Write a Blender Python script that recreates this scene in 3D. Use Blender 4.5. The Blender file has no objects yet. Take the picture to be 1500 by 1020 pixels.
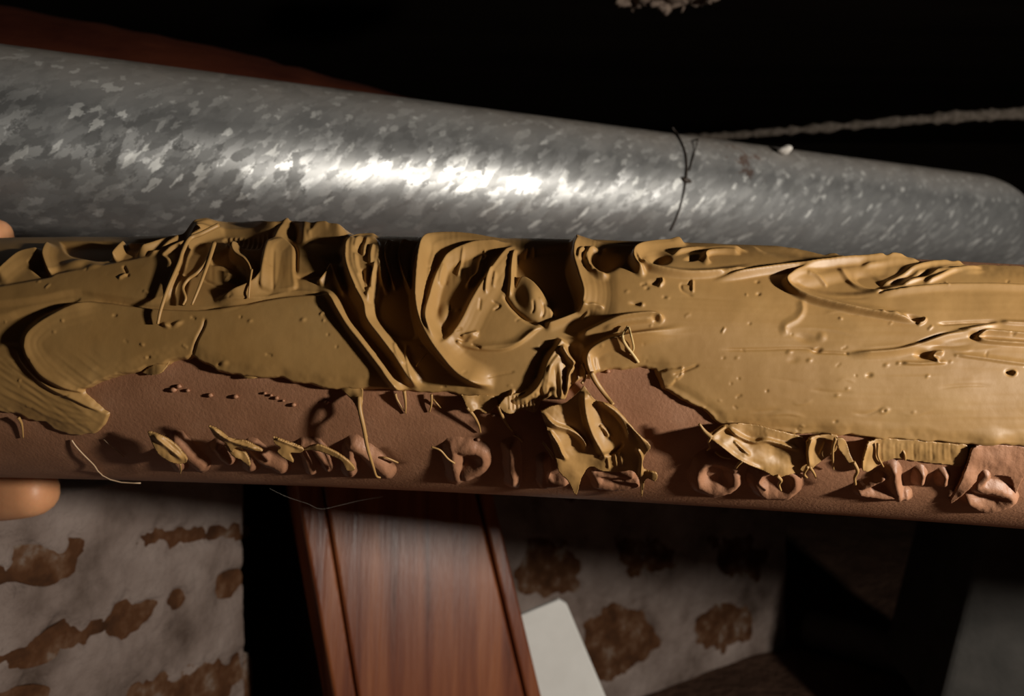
import bpy, bmesh, math, random
import numpy as np
from mathutils import Vector, Matrix

# ------------------------------------------------------------------ camera, world, light, exposure
F = 1083.0                     # focal length in pixels of the 1500x1020 frame
CZ = 0.263                     # camera height above the crawl-space floor (m)
scene = bpy.context.scene
C = scene.collection
MM = 0.001

cam_d = bpy.data.cameras.new('camera'); cam = bpy.data.objects.new('camera', cam_d); C.objects.link(cam)
cam_d.sensor_width = 36.0; cam_d.sensor_fit = 'HORIZONTAL'; cam_d.lens = 36.0 * F / 1500.0
cam_d.clip_start = 0.01; cam_d.clip_end = 20
cam.location = (0, 0, CZ); cam.rotation_euler = (math.pi / 2, 0, 0)
cam_d.dof.use_dof = True; cam_d.dof.focus_distance = 0.155; cam_d.dof.aperture_fstop = 20
scene.camera = cam

w = bpy.data.worlds.new('world'); scene.world = w; w.use_nodes = True
w.node_tree.nodes['Background'].inputs[0].default_value = (0.8, 0.75, 0.7, 1)
w.node_tree.nodes['Background'].inputs[1].default_value = 0.004

LIGHT_POS = (345, -40, 13)      # mm from the camera: right, forward, up
ld = bpy.data.lights.new('torch', 'POINT'); lo = bpy.data.objects.new('torch', ld); C.objects.link(lo)
ld.energy = 8.4; ld.color = (1.0, 0.94, 0.85); ld.shadow_soft_size = 0.013
lo.location = (LIGHT_POS[0] * MM, LIGHT_POS[1] * MM, LIGHT_POS[2] * MM + CZ)

vs = scene.view_settings
vs.view_transform = 'Standard'; vs.look = 'None'; vs.gamma = 1; vs.use_curve_mapping = False
vs.exposure = 0.0
scene.cycles.use_denoising = True

rng = np.random.default_rng(7)
random.seed(7)

# ------------------------------------------------------------------ helpers
def W(p):                       # camera-relative mm -> world metres
    p = np.asarray(p, float)
    return p * MM + np.array([0, 0, CZ])

def P(u, v, d):                 # the point seen at (u,v) that lies d mm in front of the camera
    return np.array([(u - 750) / F * d, d, (510 - v) / F * d])

def mesh_from(name, verts, faces, mat, parent=None, smooth=True):
    verts = np.asarray(verts, np.float32)
    me = bpy.data.meshes.new(name)
    if isinstance(faces, np.ndarray):
        nv, nf = len(verts), len(faces); k = faces.shape[1]
        me.vertices.add(nv); me.vertices.foreach_set('co', verts.ravel())
        me.loops.add(nf * k); me.loops.foreach_set('vertex_index', faces.astype(np.int32).ravel())
        me.polygons.add(nf)
        me.polygons.foreach_set('loop_start', np.arange(0, nf * k, k, dtype=np.int32))
        me.update(calc_edges=True)
        me.validate()
    else:
        me.from_pydata([tuple(map(float, q)) for q in verts], [], faces); me.update()
    if smooth:
        me.polygons.foreach_set('use_smooth', np.ones(len(me.polygons), bool))
    if mat is not None: me.materials.append(mat)
    o = bpy.data.objects.new(name, me); C.objects.link(o)
    if parent is not None: o.parent = parent
    return o

def set_origin(o, p):           # put the object's origin at world point p without moving it
    p = Vector(p)
    o.data.transform(Matrix.Translation(-p)); o.location = p

def empty(name, p):
    o = bpy.data.objects.new(name, None); C.objects.link(o); o.location = p; o.empty_display_size = 0.02
    return o

def adopt(o, parent):
    o.parent = parent; o.matrix_parent_inverse = Matrix.Translation(-Vector(parent.location))

def tag(o, label=None, cat=None, group=None, kind=None):
    if label: o['label'] = label
    if cat: o['category'] = cat
    if group: o['group'] = group
    if kind: o['kind'] = kind
    return o

def smooth01(x):
    x = np.clip(x, 0, 1); return x * x * (3 - 2 * x)

def catmull(pts, n=10):
    pts = np.asarray(pts, float)
    if len(pts) < 3 or n <= 1: return pts
    q = np.vstack([2 * pts[0] - pts[1], pts, 2 * pts[-1] - pts[-2]])
    out = []
    for i in range(len(pts) - 1):
        a, b, c, d = q[i:i + 4]
        for t in np.linspace(0, 1, n, endpoint=False):
            out.append(.5 * ((2 * b) + (c - a) * t + (2 * a - 5 * b + 4 * c - d) * t * t + (3 * b - a - 3 * c + d) * t ** 3))
    out.append(pts[-1])
    return np.array(out)

def vnoise(u, v, su, sv, seed):  # smooth value noise on arrays, cell size su x sv
    r = np.random.default_rng(seed); N = 256
    g = r.random((N, N))
    x = u / su + 1000.3; y = v / sv + 1000.7
    xi = np.floor(x).astype(int); yi = np.floor(y).astype(int)
    fx = smooth01(x - xi); fy = smooth01(y - yi)
    a = g[yi % N, xi % N]; b = g[yi % N, (xi + 1) % N]; c = g[(yi + 1) % N, xi % N]; d = g[(yi + 1) % N, (xi + 1) % N]
    return (a * (1 - fx) + b * fx) * (1 - fy) + (c * (1 - fx) + d * fx) * fy - .5

def fbm(u, v, s, seed, oct=4):
    t = 0; a = 1
    for k in range(oct):
        t = t + a * vnoise(u, v, s / 2 ** k, s / 2 ** k, seed + k); a *= .5
    return t

def sdist(poly, U, V):           # signed distance to a polygon, positive inside
    poly = np.asarray(poly, float); n = len(poly)
    d2 = np.full(U.shape, 1e12); ins = np.zeros(U.shape, bool)
    for i in range(n):
        ax, ay = poly[i]; bx, by = poly[(i + 1) % n]
        ex, ey = bx - ax, by - ay; L = ex * ex + ey * ey + 1e-9
        t = np.clip(((U - ax) * ex + (V - ay) * ey) / L, 0, 1)
        d2 = np.minimum(d2, (U - ax - t * ex) ** 2 + (V - ay - t * ey) ** 2)
        if abs(ey) > 1e-9:
            cr = ((ay > V) != (by > V)) & (U < (V - ay) / ey * ex + ax)
            ins ^= cr
    d = np.sqrt(d2)
    return np.where(ins, d, -d)

# ------------------------------------------------------------------ materials
def new_mat(name):
    m = bpy.data.materials.new(name); m.use_nodes = True
    nt = m.node_tree; b = nt.nodes['Principled BSDF']
    return m, nt, b

def N(nt, typ, **kw):
    n = nt.nodes.new(typ)
    for k, v in kw.items(): setattr(n, k, v)
    return n

def ramp(nt, stops):
    r = N(nt, 'ShaderNodeValToRGB'); e = r.color_ramp.elements
    while len(e) < len(stops): e.new(.5)
    for x, (p, c) in zip(e, stops):
        x.position = p; x.color = (*c, 1) if len(c) == 3 else c
    return r

def noise_node(nt, scale, detail=4, rough=.6, vec=None, dist=0):
    n = N(nt, 'ShaderNodeTexNoise'); n.inputs['Scale'].default_value = scale
    n.inputs['Detail'].default_value = detail; n.inputs['Roughness'].default_value = rough
    n.inputs['Distortion'].default_value = dist
    if vec is not None: nt.links.new(vec, n.inputs['Vector'])
    return n

def coords(nt, scale=(1, 1, 1), rot=(0, 0, 0)):
    tc = N(nt, 'ShaderNodeTexCoord'); mp = N(nt, 'ShaderNodeMapping')
    mp.inputs['Scale'].default_value = scale; mp.inputs['Rotation'].default_value = rot
    nt.links.new(tc.outputs['Object'], mp.inputs['Vector'])
    return mp.outputs['Vector']

def diagonal(nt, scale, rot):     # turned first, then stretched: streaks that run at an angle to the axis
    tc = N(nt, 'ShaderNodeTexCoord'); a = N(nt, 'ShaderNodeMapping'); a.inputs['Rotation'].default_value = rot
    b = N(nt, 'ShaderNodeMapping'); b.inputs['Scale'].default_value = scale
    nt.links.new(tc.outputs['Object'], a.inputs['Vector']); nt.links.new(a.outputs['Vector'], b.inputs['Vector'])
    return b.outputs['Vector']

def bump(nt, b, src, strength, dist):
    bp = N(nt, 'ShaderNodeBump'); bp.inputs['Strength'].default_value = strength; bp.inputs['Distance'].default_value = dist
    nt.links.new(src, bp.inputs['Height']); nt.links.new(bp.outputs['Normal'], b.inputs['Normal'])
    return bp

def mottled(name, stops, scale, rough=.7, bscale=None, bdist=.0003, bstr=.6, stretch=(1, 1, 1), spec=.4, detail=5):
    m, nt, b = new_mat(name); v = coords(nt, stretch)
    n = noise_node(nt, scale, detail, .6, v); r = ramp(nt, stops)
    nt.links.new(n.outputs['Fac'], r.inputs['Fac']); nt.links.new(r.outputs['Color'], b.inputs['Base Color'])
    b.inputs['Roughness'].default_value = rough; b.inputs['Specular IOR Level'].default_value = spec
    if bscale:
        n2 = noise_node(nt, bscale, 4, .6, v); bump(nt, b, n2.outputs['Fac'], bstr, bdist)
    return m

M = {}
M['putty'] = mottled('putty', [(.3, (.36, .195, .06)), (.6, (.42, .238, .08)), (.8, (.45, .27, .10))], 60, .5, 700, .0001, .22, spec=.5)
M['clay'] = mottled('clay_brown_paint', [(.3, (.29, .132, .066)), (.55, (.37, .176, .093)), (.75, (.44, .225, .128))], 90, .5, 1400, .00014, .7, spec=.4)
M['skin'] = mottled('skin', [(.3, (.56, .25, .115)), (.7, (.68, .33, .16))], 150, .45, 1500, .0001, .4)
M['skin'].node_tree.nodes['Principled BSDF'].inputs['Subsurface Weight'].default_value = .15
M['skin'].node_tree.nodes['Principled BSDF'].inputs['Subsurface Scale'].default_value = .004
M['mortar'] = mottled('smeared_mortar', [(.3, (.085, .058, .045)), (.46, (.19, .142, .12)), (.7, (.29, .23, .2))], 26, .9, 160, .003, .8, spec=.1)
M['brick'] = mottled('brown_brick', [(.3, (.04, .017, .008)), (.48, (.08, .033, .014)), (.58, (.12, .062, .034)), (.68, (.2, .155, .125))], 75, .9, 220, .002, .8, spec=.1)
M['concrete'] = mottled('grey_concrete', [(.3, (.032, .03, .027)), (.7, (.055, .05, .045))], 40, .9, 250, .001, .6, spec=.1)
M['dirt'] = mottled('dark_dirt', [(.3, (.045, .024, .016)), (.7, (.09, .05, .033))], 30, .95, 120, .006, .8, spec=.05)
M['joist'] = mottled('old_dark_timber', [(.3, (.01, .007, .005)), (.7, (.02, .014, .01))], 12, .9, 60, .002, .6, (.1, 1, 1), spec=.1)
M['redbeam'] = mottled('red_brown_timber', [(.3, (.045, .009, .004)), (.55, (.085, .02, .008)), (.75, (.19, .055, .018))], 30, .7, 200, .001, .6, (.4, 1, 1), spec=.2)
M['white'] = mottled('white_foam_board', [(.3, (.62, .60, .56)), (.7, (.72, .70, .66))], 40, .7)
M['plastic'] = mottled('dull_grey_plastic', [(.3, (.05, .042, .036)), (.7, (.075, .062, .055))], 40, .7)
M['dust'] = mottled('dusty_grey_fibre', [(.3, (.05, .04, .03)), (.7, (.14, .115, .095))], 300, .95, 700, .0015, .9, spec=.1)
M['web'] = mottled('cobweb_dust', [(.3, (.10, .07, .055)), (.7, (.24, .18, .14))], 200, .95, 700, .001, .9, spec=.1)
M['hairdark'] = mottled('dark_hair', [(.3, (.02, .014, .01)), (.7, (.05, .035, .025))], 200, .5)
M['hairpale'] = mottled('pale_hair', [(.3, (.45, .30, .18)), (.7, (.6, .42, .26))], 200, .5)
M['silk'] = mottled('grey_cobweb_silk', [(.3, (.10, .085, .07)), (.7, (.16, .135, .11))], 200, .7)
M['straw'] = mottled('straw', [(.3, (.50, .34, .13)), (.7, (.62, .44, .2))], 300, .5)
M['crumb'] = mottled('white_crumb', [(.3, (.6, .56, .5)), (.7, (.75, .7, .65))], 300, .8)

def galv_mat():
    m, nt, b = new_mat('galvanised_zinc'); L = nt.links
    v = diagonal(nt, (70, 170, 170), (0, .9, .2))
    nd = noise_node(nt, 1.6, 7, .72, v)
    mx = N(nt, 'ShaderNodeMix', data_type='RGBA', blend_type='LINEAR_LIGHT'); mx.inputs['Factor'].default_value = .9
    L.new(v, mx.inputs[6]); L.new(nd.outputs['Color'], mx.inputs[7])
    vo = N(nt, 'ShaderNodeTexVoronoi'); vo.inputs['Scale'].default_value = 1.0; L.new(mx.outputs[2], vo.inputs['Vector'])
    v2 = diagonal(nt, (150, 420, 420), (0, .6, -.2)); nd2 = noise_node(nt, 1.5, 6, .7, v2)
    mx2 = N(nt, 'ShaderNodeMix', data_type='RGBA', blend_type='LINEAR_LIGHT'); mx2.inputs['Factor'].default_value = .9
    L.new(v2, mx2.inputs[6]); L.new(nd2.outputs['Color'], mx2.inputs[7])
    vo2 = N(nt, 'ShaderNodeTexVoronoi'); vo2.inputs['Scale'].default_value = 1.0; L.new(mx2.outputs[2], vo2.inputs['Vector'])
    # each zinc crystal reflects in its own direction: tilt the normal per cell
    geo = N(nt, 'ShaderNodeNewGeometry')
    def tilt(col, k):
        s = N(nt, 'ShaderNodeVectorMath', operation='SUBTRACT'); L.new(col, s.inputs[0]); s.inputs[1].default_value = (.5, .5, .5)
        t = N(nt, 'ShaderNodeVectorMath', operation='SCALE'); L.new(s.outputs[0], t.inputs[0]); t.inputs['Scale'].default_value = k
        return t.outputs[0]
    a1 = N(nt, 'ShaderNodeVectorMath', operation='ADD'); L.new(geo.outputs['Normal'], a1.inputs[0]); L.new(tilt(vo.outputs['Color'], .12), a1.inputs[1])
    a2 = N(nt, 'ShaderNodeVectorMath', operation='ADD'); L.new(a1.outputs[0], a2.inputs[0]); L.new(tilt(vo2.outputs['Color'], .10), a2.inputs[1])
    nm = N(nt, 'ShaderNodeVectorMath', operation='NORMALIZE'); L.new(a2.outputs[0], nm.inputs[0])
    L.new(nm.outputs[0], b.inputs['Normal'])
    sep = N(nt, 'ShaderNodeSeparateColor'); L.new(vo.outputs['Color'], sep.inputs[0])
    rr = N(nt, 'ShaderNodeMapRange'); rr.inputs['To Min'].default_value = .36; rr.inputs['To Max'].default_value = .46
    L.new(sep.outputs[0], rr.inputs['Value'])
    cr = ramp(nt, [(.0, (.29, .29, .285)), (.7, (.33, .33, .325)), (.86, (.38, .38, .37)), (1, (.50, .50, .49))])
    sep2 = N(nt, 'ShaderNodeSeparateColor'); L.new(vo2.outputs['Color'], sep2.inputs[0]); L.new(sep2.outputs[1], cr.inputs['Fac'])
    v3 = diagonal(nt, (160, 560, 560), (0, .75, .3)); nd3 = noise_node(nt, 2.0, 3, .6, v3)
    mx3 = N(nt, 'ShaderNodeMix', data_type='RGBA', blend_type='LINEAR_LIGHT'); mx3.inputs['Factor'].default_value = .6
    L.new(v3, mx3.inputs[6]); L.new(nd3.outputs['Color'], mx3.inputs[7])
    vo3 = N(nt, 'ShaderNodeTexVoronoi'); vo3.inputs['Scale'].default_value = 1.0; L.new(mx3.outputs[2], vo3.inputs['Vector'])
    sep3 = N(nt, 'ShaderNodeSeparateColor'); L.new(vo3.outputs['Color'], sep3.inputs[0])
    fl = N(nt, 'ShaderNodeMapRange'); fl.inputs['From Min'].default_value = .90; fl.inputs['From Max'].default_value = 1.0; fl.inputs['To Max'].default_value = .55; L.new(sep3.outputs[2], fl.inputs['Value'])
    fm = N(nt, 'ShaderNodeMix', data_type='RGBA'); L.new(fl.outputs[0], fm.inputs['Factor']); L.new(cr.outputs['Color'], fm.inputs[6]); fm.inputs[7].default_value = (.92, .92, .88, 1)
    rf = N(nt, 'ShaderNodeMath', operation='MULTIPLY_ADD'); L.new(fl.outputs[0], rf.inputs[0]); rf.inputs[1].default_value = .16; L.new(rr.outputs[0], rf.inputs[2])
    # settled dust on the upper side
    tc = N(nt, 'ShaderNodeTexCoord'); sx = N(nt, 'ShaderNodeSeparateXYZ'); L.new(geo.outputs['Normal'], sx.inputs[0])
    dn = noise_node(nt, 40, 5, .65, tc.outputs['Object'])
    ad = N(nt, 'ShaderNodeMath', operation='MULTIPLY_ADD'); L.new(dn.outputs['Fac'], ad.inputs[0]); ad.inputs[1].default_value = .5; L.new(sx.outputs[2], ad.inputs[2])
    dr = N(nt, 'ShaderNodeMapRange'); dr.inputs['From Min'].default_value = .5; dr.inputs['From Max'].default_value = 1.15; dr.inputs['To Max'].default_value = .9
    L.new(ad.outputs[0], dr.inputs['Value'])
    mc = N(nt, 'ShaderNodeMix', data_type='RGBA'); L.new(dr.outputs[0], mc.inputs['Factor']); L.new(fm.outputs[2], mc.inputs[6]); mc.inputs[7].default_value = (.15, .125, .10, 1)
    # a few brown drips of old rust near the hairs
    sd_ = N(nt, 'ShaderNodeVectorMath', operation='DISTANCE'); L.new(tc.outputs['Object'], sd_.inputs[0]); sd_.inputs[1].default_value = (0, 0, 0); sd_.name = 'stain'
    sn = noise_node(nt, 160, 5, .7, tc.outputs['Object'])
    sm = N(nt, 'ShaderNodeMath', operation='MULTIPLY_ADD'); L.new(sd_.outputs['Value'], sm.inputs[0]); sm.inputs[1].default_value = -14; L.new(sn.outputs['Fac'], sm.inputs[2])
    sr = N(nt, 'ShaderNodeMapRange'); sr.inputs['From Min'].default_value = .42; sr.inputs['From Max'].default_value = .5; sr.inputs['To Max'].default_value = .75; L.new(sm.outputs[0], sr.inputs['Value'])
    ms = N(nt, 'ShaderNodeMix', data_type='RGBA'); L.new(sr.outputs[0], ms.inputs['Factor']); L.new(mc.outputs[2], ms.inputs[6]); ms.inputs[7].default_value = (.10, .045, .025, 1)
    L.new(ms.outputs[2], b.inputs['Base Color'])
    mr = N(nt, 'ShaderNodeMath', operation='SUBTRACT'); mr.inputs[0].default_value = .72; L.new(dr.outputs[0], mr.inputs[1]); mr.use_clamp = True
    L.new(mr.outputs[0], b.inputs['Metallic'])
    m2 = N(nt, 'ShaderNodeMath', operation='MULTIPLY_ADD'); L.new(dr.outputs[0], m2.inputs[0]); m2.inputs[1].default_value = .4; L.new(rf.outputs[0], m2.inputs[2])
    L.new(m2.outputs[0], b.inputs['Roughness'])
    return m
M['galv'] = galv_mat()

def wood_mat():
    m, nt, b = new_mat('stained_mahogany'); L = nt.links
    v = coords(nt, (95, 20, 3.5)); n = noise_node(nt, 1.0, 6, .65, v, .4)
    r = ramp(nt, [(.28, (.035, .008, .0035)), (.45, (.135, .034, .012)), (.6, (.2, .058, .018)), (.78, (.29, .095, .028))])
    L.new(n.outputs['Fac'], r.inputs['Fac']); L.new(r.outputs['Color'], b.inputs['Base Color'])
    v2 = coords(nt, (420, 60, 14)); n2 = noise_node(nt, 1, 4, .7, v2)
    bump(nt, b, n2.outputs['Fac'], .35, .0006)
    rr = N(nt, 'ShaderNodeMapRange'); rr.inputs['To Min'].default_value = .24; rr.inputs['To Max'].default_value = .42
    L.new(n.outputs['Fac'], rr.inputs['Value']); L.new(rr.outputs[0], b.inputs['Roughness'])
    b.inputs['Specular IOR Level'].default_value = .32
    return m
M['wood'] = wood_mat()

# ------------------------------------------------------------------ the setting: a dark crawl space
def slab(name, corners, depth_vec, mat, parent=None, smooth=False):
    """solid from an outline of world-mm points pushed along depth_vec (mm)"""
    a = [np.asarray(q, float) for q in corners]; n = len(a)
    vs_ = [W(q) for q in a] + [W(q + np.asarray(depth_vec, float)) for q in a]
    fs = [list(range(n)), list(range(2 * n - 1, n - 1, -1))] + [[i, n + i, n + (i + 1) % n, (i + 1) % n] for i in range(n)]
    o = mesh_from(name, vs_, fs, mat, parent, smooth)
    bm = bmesh.new(); bm.from_mesh(o.data); bmesh.ops.recalc_face_normals(bm, faces=bm.faces); bm.to_mesh(o.data); bm.free()
    return o

def ray_plane(u, v, p0, n):
    r = np.array([(u - 750) / F, 1.0, (510 - v) / F]); n = np.asarray(n, float)
    return r * (np.dot(p0, n) / np.dot(r, n))

def rough_sheet(name, o0, eu, ev, nu, nv, amp, s, mat, normal, seed, kind='structure', thick=60, bricks=()):
    """solid wall/floor block whose front is a bumpy grid: origin o0, edges eu, ev in mm"""
    uu, vv = np.meshgrid(np.linspace(0, 1, nu), np.linspace(0, 1, nv))
    lu, lv = np.linalg.norm(eu), np.linalg.norm(ev)
    h = amp * fbm(uu * lu, vv * lv, s, seed, 5)
    nrm = np.asarray(normal, float); nrm /= np.linalg.norm(nrm)
    for k, poly in enumerate(bricks):            # the mortar is rubbed away over each brick
        q = np.array([ray_plane(a, b, np.asarray(o0, float), nrm) - np.asarray(o0, float) for a, b in poly])
        sd_ = sdist(np.stack([q @ (np.asarray(eu) / lu), q @ (np.asarray(ev) / lv)], -1), uu * lu, vv * lv)
        h = h - 2.6 * smooth01((sd_ + 3.5 + 9 * fbm(uu * lu, vv * lv, 9, seed + 5 + k, 4)) / 9)
    p = np.asarray(o0)[None, None] + uu[..., None] * np.asarray(eu) + vv[..., None] * np.asarray(ev) + h[..., None] * nrm
    q = np.asarray(o0)[None, None] + uu[..., None] * np.asarray(eu) + vv[..., None] * np.asarray(ev) - thick * nrm
    idx = np.arange(nu * nv).reshape(nv, nu)
    def quads(ix): return np.stack([ix[:-1, :-1], ix[:-1, 1:], ix[1:, 1:], ix[1:, :-1]], -1).reshape(-1, 4)
    fs = [quads(idx), quads(idx + nu * nv)[:, ::-1]]
    ring = np.concatenate([idx[0, :-1], idx[:-1, -1], idx[-1, :0:-1], idx[:0:-1, 0]])
    nx = np.roll(ring, -1)
    fs.append(np.stack([ring, ring + nu * nv, nx + nu * nv, nx], -1))
    o = mesh_from(name, W(np.vstack([p.reshape(-1, 3), q.reshape(-1, 3)])), np.vstack(fs), mat, None, True)
    bm = bmesh.new(); bm.from_mesh(o.data); bmesh.ops.recalc_face_normals(bm, faces=bm.faces); bm.to_mesh(o.data); bm.free()
    if kind: tag(o, kind=kind)
    return o

FLOOR = -263.0
rough_sheet('floor', (-2500, -300, FLOOR), (5000, 0, 0), (0, 2000, 0), 300, 130, 5, 90, M['dirt'], (0, 0, 1), 11)
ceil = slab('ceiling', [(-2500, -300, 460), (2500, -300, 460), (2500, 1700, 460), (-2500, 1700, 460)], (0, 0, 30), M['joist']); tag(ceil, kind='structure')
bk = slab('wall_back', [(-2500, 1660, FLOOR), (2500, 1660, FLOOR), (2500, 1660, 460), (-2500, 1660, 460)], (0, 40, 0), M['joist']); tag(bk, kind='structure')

def irregular(poly, amp, seed, step=6):
    poly = np.asarray(poly, float); out = []
    r = np.random.default_rng(seed)
    for i in range(len(poly)):
        a, b = poly[i], poly[(i + 1) % len(poly)]; k = max(2, int(np.linalg.norm(b - a) / step))
        for t in np.arange(k) / k: out.append(a + (b - a) * t + r.normal(0, amp, 2))
    out = np.array(out)
    return (out + np.roll(out, 1, 0) + np.roll(out, -1, 0)) / 3

def brick_on(parent, poly_px, p0, n, proud, seed, mat=None):
    c_ = np.mean(poly_px, 0); out = irregular(c_ + (np.asarray(poly_px, float) - c_) * 1.22, 3, seed, 12)
    pts = [ray_plane(u, v, p0, n) for u, v in out]
    n_ = np.asarray(n, float) / np.linalg.norm(n)
    if n_[1] > 0: n_ = -n_
    b = slab('brick', [p + n_ * proud for p in pts], -n_ * 12, mat or M['brick'])
    bv = b.modifiers.new('soft edge', 'BEVEL'); bv.width = .0004; bv.segments = 2
    adopt(b, parent) if parent.type == 'EMPTY' else setattr(b, 'parent', parent)
    return b

# left brick pier: its face recedes to the right
pl = P(357, 800, 348); dl = np.array([.415, 1, 0]); dl /= np.linalg.norm(dl); nl = np.array([dl[1], -dl[0], 0])
wl_o = pl - dl * 260; wl_o[2] = FLOOR
LEFT_BRICKS = [
    [(-40, 815), (40, 805), (90, 792), (124, 800), (120, 835), (85, 858), (30, 850), (-40, 868)],
    [(-30, 968), (40, 950), (110, 905), (200, 878), (245, 862), (268, 880), (230, 905), (175, 938), (90, 965), (-30, 985)],
    [(205, 778), (250, 770), (330, 768), (352, 772), (350, 790), (280, 800), (225, 812), (200, 800)],
    [(318, 850), (345, 835), (355, 838), (355, 868), (330, 878), (314, 870)],
    [(195, 1010), (255, 985), (320, 968), (354, 962), (354, 1040), (180, 1060)],
    [(-30, 1030), (60, 1010), (110, 1040), (40, 1090), (-30, 1090)]]
wall_l = rough_sheet('wall_left', wl_o, dl * 260, (0, 0, 211), 260, 220, 2.2, 34, M['mortar'], nl, 21, thick=120, bricks=LEFT_BRICKS)
for k, poly in enumerate(LEFT_BRICKS):
    brick_on(wall_l, poly, pl, nl, -1.1, 40 + k)

# brick wall to the right of the post
pr = P(1150, 800, 650); dr_ = np.array([1.53, 1, 0]); dr_ /= np.linalg.norm(dr_); nr = np.array([dr_[1], -dr_[0], 0])
wr_o = pr - dr_ * 400; wr_o[2] = FLOOR
RIGHT_BRICKS = [
    [(770, 790), (830, 800), (862, 830), (850, 870), (800, 880), (765, 860)],
    [(862, 905), (900, 885), (945, 890), (962, 930), (975, 950), (940, 970), (905, 992), (870, 1005), (855, 960)],
    [(905, 790), (960, 785), (1000, 800), (985, 840), (930, 845), (905, 825)],
    [(1020, 900), (1060, 885), (1100, 900), (1100, 940), (1060, 955), (1025, 945)],
    [(1040, 790), (1100, 785), (1125, 810), (1110, 850), (1060, 850)],
    [(800, 690), (870, 685), (880, 725), (810, 735)], [(920, 680), (1000, 672), (1005, 715), (930, 720)], [(1050, 670), (1120, 672), (1118, 708), (1055, 712)],
    [(760, 590), (830, 585), (840, 625), (770, 635)], [(880, 580), (950, 576), (960, 620), (890, 622)], [(1010, 580), (1090, 580), (1085, 622), (1015, 620)],
    [(560, 690), (640, 685), (650, 730), (570, 735)], [(440, 760), (520, 755), (530, 800), (450, 806)], [(590, 800), (670, 796), (680, 840), (600, 846)]]
wall_r = rough_sheet('wall_right', wr_o, dr_ * 400, (0, 0, 282), 340, 240, 2.2, 34, M['mortar'], nr, 31, thick=120, bricks=RIGHT_BRICKS)
for k, poly in enumerate(RIGHT_BRICKS):
    brick_on(wall_r, poly, pr, nr, -1.1, 60 + k)

# leaning grey concrete pier at the right
npr = np.array([-.25, -.95, .1]); pp = P(1450, 880, 430)
pier = slab('concrete_pier', [ray_plane(u, v, pp, npr) for u, v in [(1450, 745), (1640, 745), (1640, 1072), (1368, 1066)]], (25, 110, 0), M['concrete'])
pier.data.materials[0] = M['concrete']
bv = pier.modifiers.new('worn edges', 'BEVEL'); bv.width = .004; bv.segments = 3
tag(pier, 'leaning grey concrete pier in the dark at the lower right', 'pier')

# ------------------------------------------------------------------ wooden post
npst = np.array([.42, -.89, .17]); npst /= np.linalg.norm(npst); ppst = P(600, 860, 330)
post = empty('wooden_post', W(np.array([ppst[0] + 10, ppst[1] + 40, FLOOR])))
tag(post, 'reddish-brown varnished wooden post leaning behind the coated pipe', 'post')
def lerp(a, b, t): return np.asarray(a) + (np.asarray(b) - np.asarray(a)) * t
def post_board(name, ul0, ur0, ul1, ur1, off, label=None):
    def q(ua, ub, v): t = (v - 725) / 295.0; return ua + (ub - ua) * t
    cs = [(q(ul0, ul1, 400), 400), (q(ur0, ur1, 400), 400), (q(ur0, ur1, 1190), 1190), (q(ul0, ul1, 1190), 1190)]
    pts = [ray_plane(u, v, ppst, npst) + npst * off for u, v in cs]
    o = slab(name, pts, -npst * (30 + off), M['wood']); b_ = o.modifiers.new('edge', 'BEVEL'); b_.width = .0014; b_.segments = 3
    adopt(o, post)
    if label: o['label'] = label
    return o
post_board('edge_board', 436, 474, 489, 522, 0)
post_board('face_board', 476, 697, 524, 768, 0.6)
post_board('edge_board', 703, 724, 773, 795, -1.0)

# white board propped behind the post
nw = np.array([.1, -.98, .18]); pw_ = P(830, 950, 400)
card = slab('white_board', [ray_plane(u, v, pw_, nw) for u, v in [(745, 909), (818, 879), (830, 886), (915, 1088), (795, 1108)]], (0, 3.0, .3), M['white'])
bv = card.modifiers.new('edge', 'BEVEL'); bv.width = .0006; bv.segments = 2
tag(card, 'white foam board propped against the wall beside the wooden post', 'board')

def tube(name, pts, rad, mat, parent=None, nseg=8, world=True):
    pts = np.asarray(pts, float); n = len(pts)
    rad = np.full(n, rad, float) if np.isscalar(rad) else np.asarray(rad, float)
    tg = np.gradient(pts, axis=0); tg /= np.linalg.norm(tg, axis=1)[:, None] + 1e-12
    up = np.array([0, 0, 1.0]) if abs(tg[0][2]) < .9 else np.array([0, 1.0, 0])
    vs_, fr = [], None
    a = np.cross(tg[0], up); a /= np.linalg.norm(a)
    for i in range(n):
        a = a - tg[i] * np.dot(a, tg[i]); a /= np.linalg.norm(a); b = np.cross(tg[i], a)
        for k in range(nseg):
            t = 2 * math.pi * k / nseg; vs_.append(pts[i] + rad[i] * (math.cos(t) * a + math.sin(t) * b))
    vs_ += [pts[0], pts[-1]]
    fs = []
    for i in range(n - 1):
        for k in range(nseg):
            k2 = (k + 1) % nseg; fs.append([i * nseg + k, i * nseg + k2, (i + 1) * nseg + k2, (i + 1) * nseg + k])
    for k in range(nseg):
        k2 = (k + 1) % nseg; fs.append([n * nseg, k2, k]); fs.append([n * nseg + 1, (n - 1) * nseg + k, (n - 1) * nseg + k2])
    return mesh_from(name, W(vs_), fs, mat, parent)

# red-brown timber above the left pier
_bp = [lerp((-470, 395, 176), (70, 455, 72), t) + np.array([0, 2 * math.sin(9 * t), 1.5 * math.sin(14 * t)]) for t in np.linspace(0, 1, 60)]
beam = tube('timber_beam', _bp, 50 + .35 * np.random.default_rng(3).normal(0, 1, 60), M['redbeam'], None, 64)
tag(beam, 'red-brown rounded timber in the gloom above the galvanised pipe', 'beam')

# grey pipe lying on the ground in the gap
a_, b_ = np.array([262., 650., FLOOR + 17]), np.array([392., 500., FLOOR + 17])
gp = tube('plastic_pipe', [lerp(a_, b_, t) for t in np.linspace(0, .6, 12)], 15.5, M['plastic'], None, 40)
tag(gp, 'dull grey pipe lying on the ground in the dark gap', 'pipe')

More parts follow.
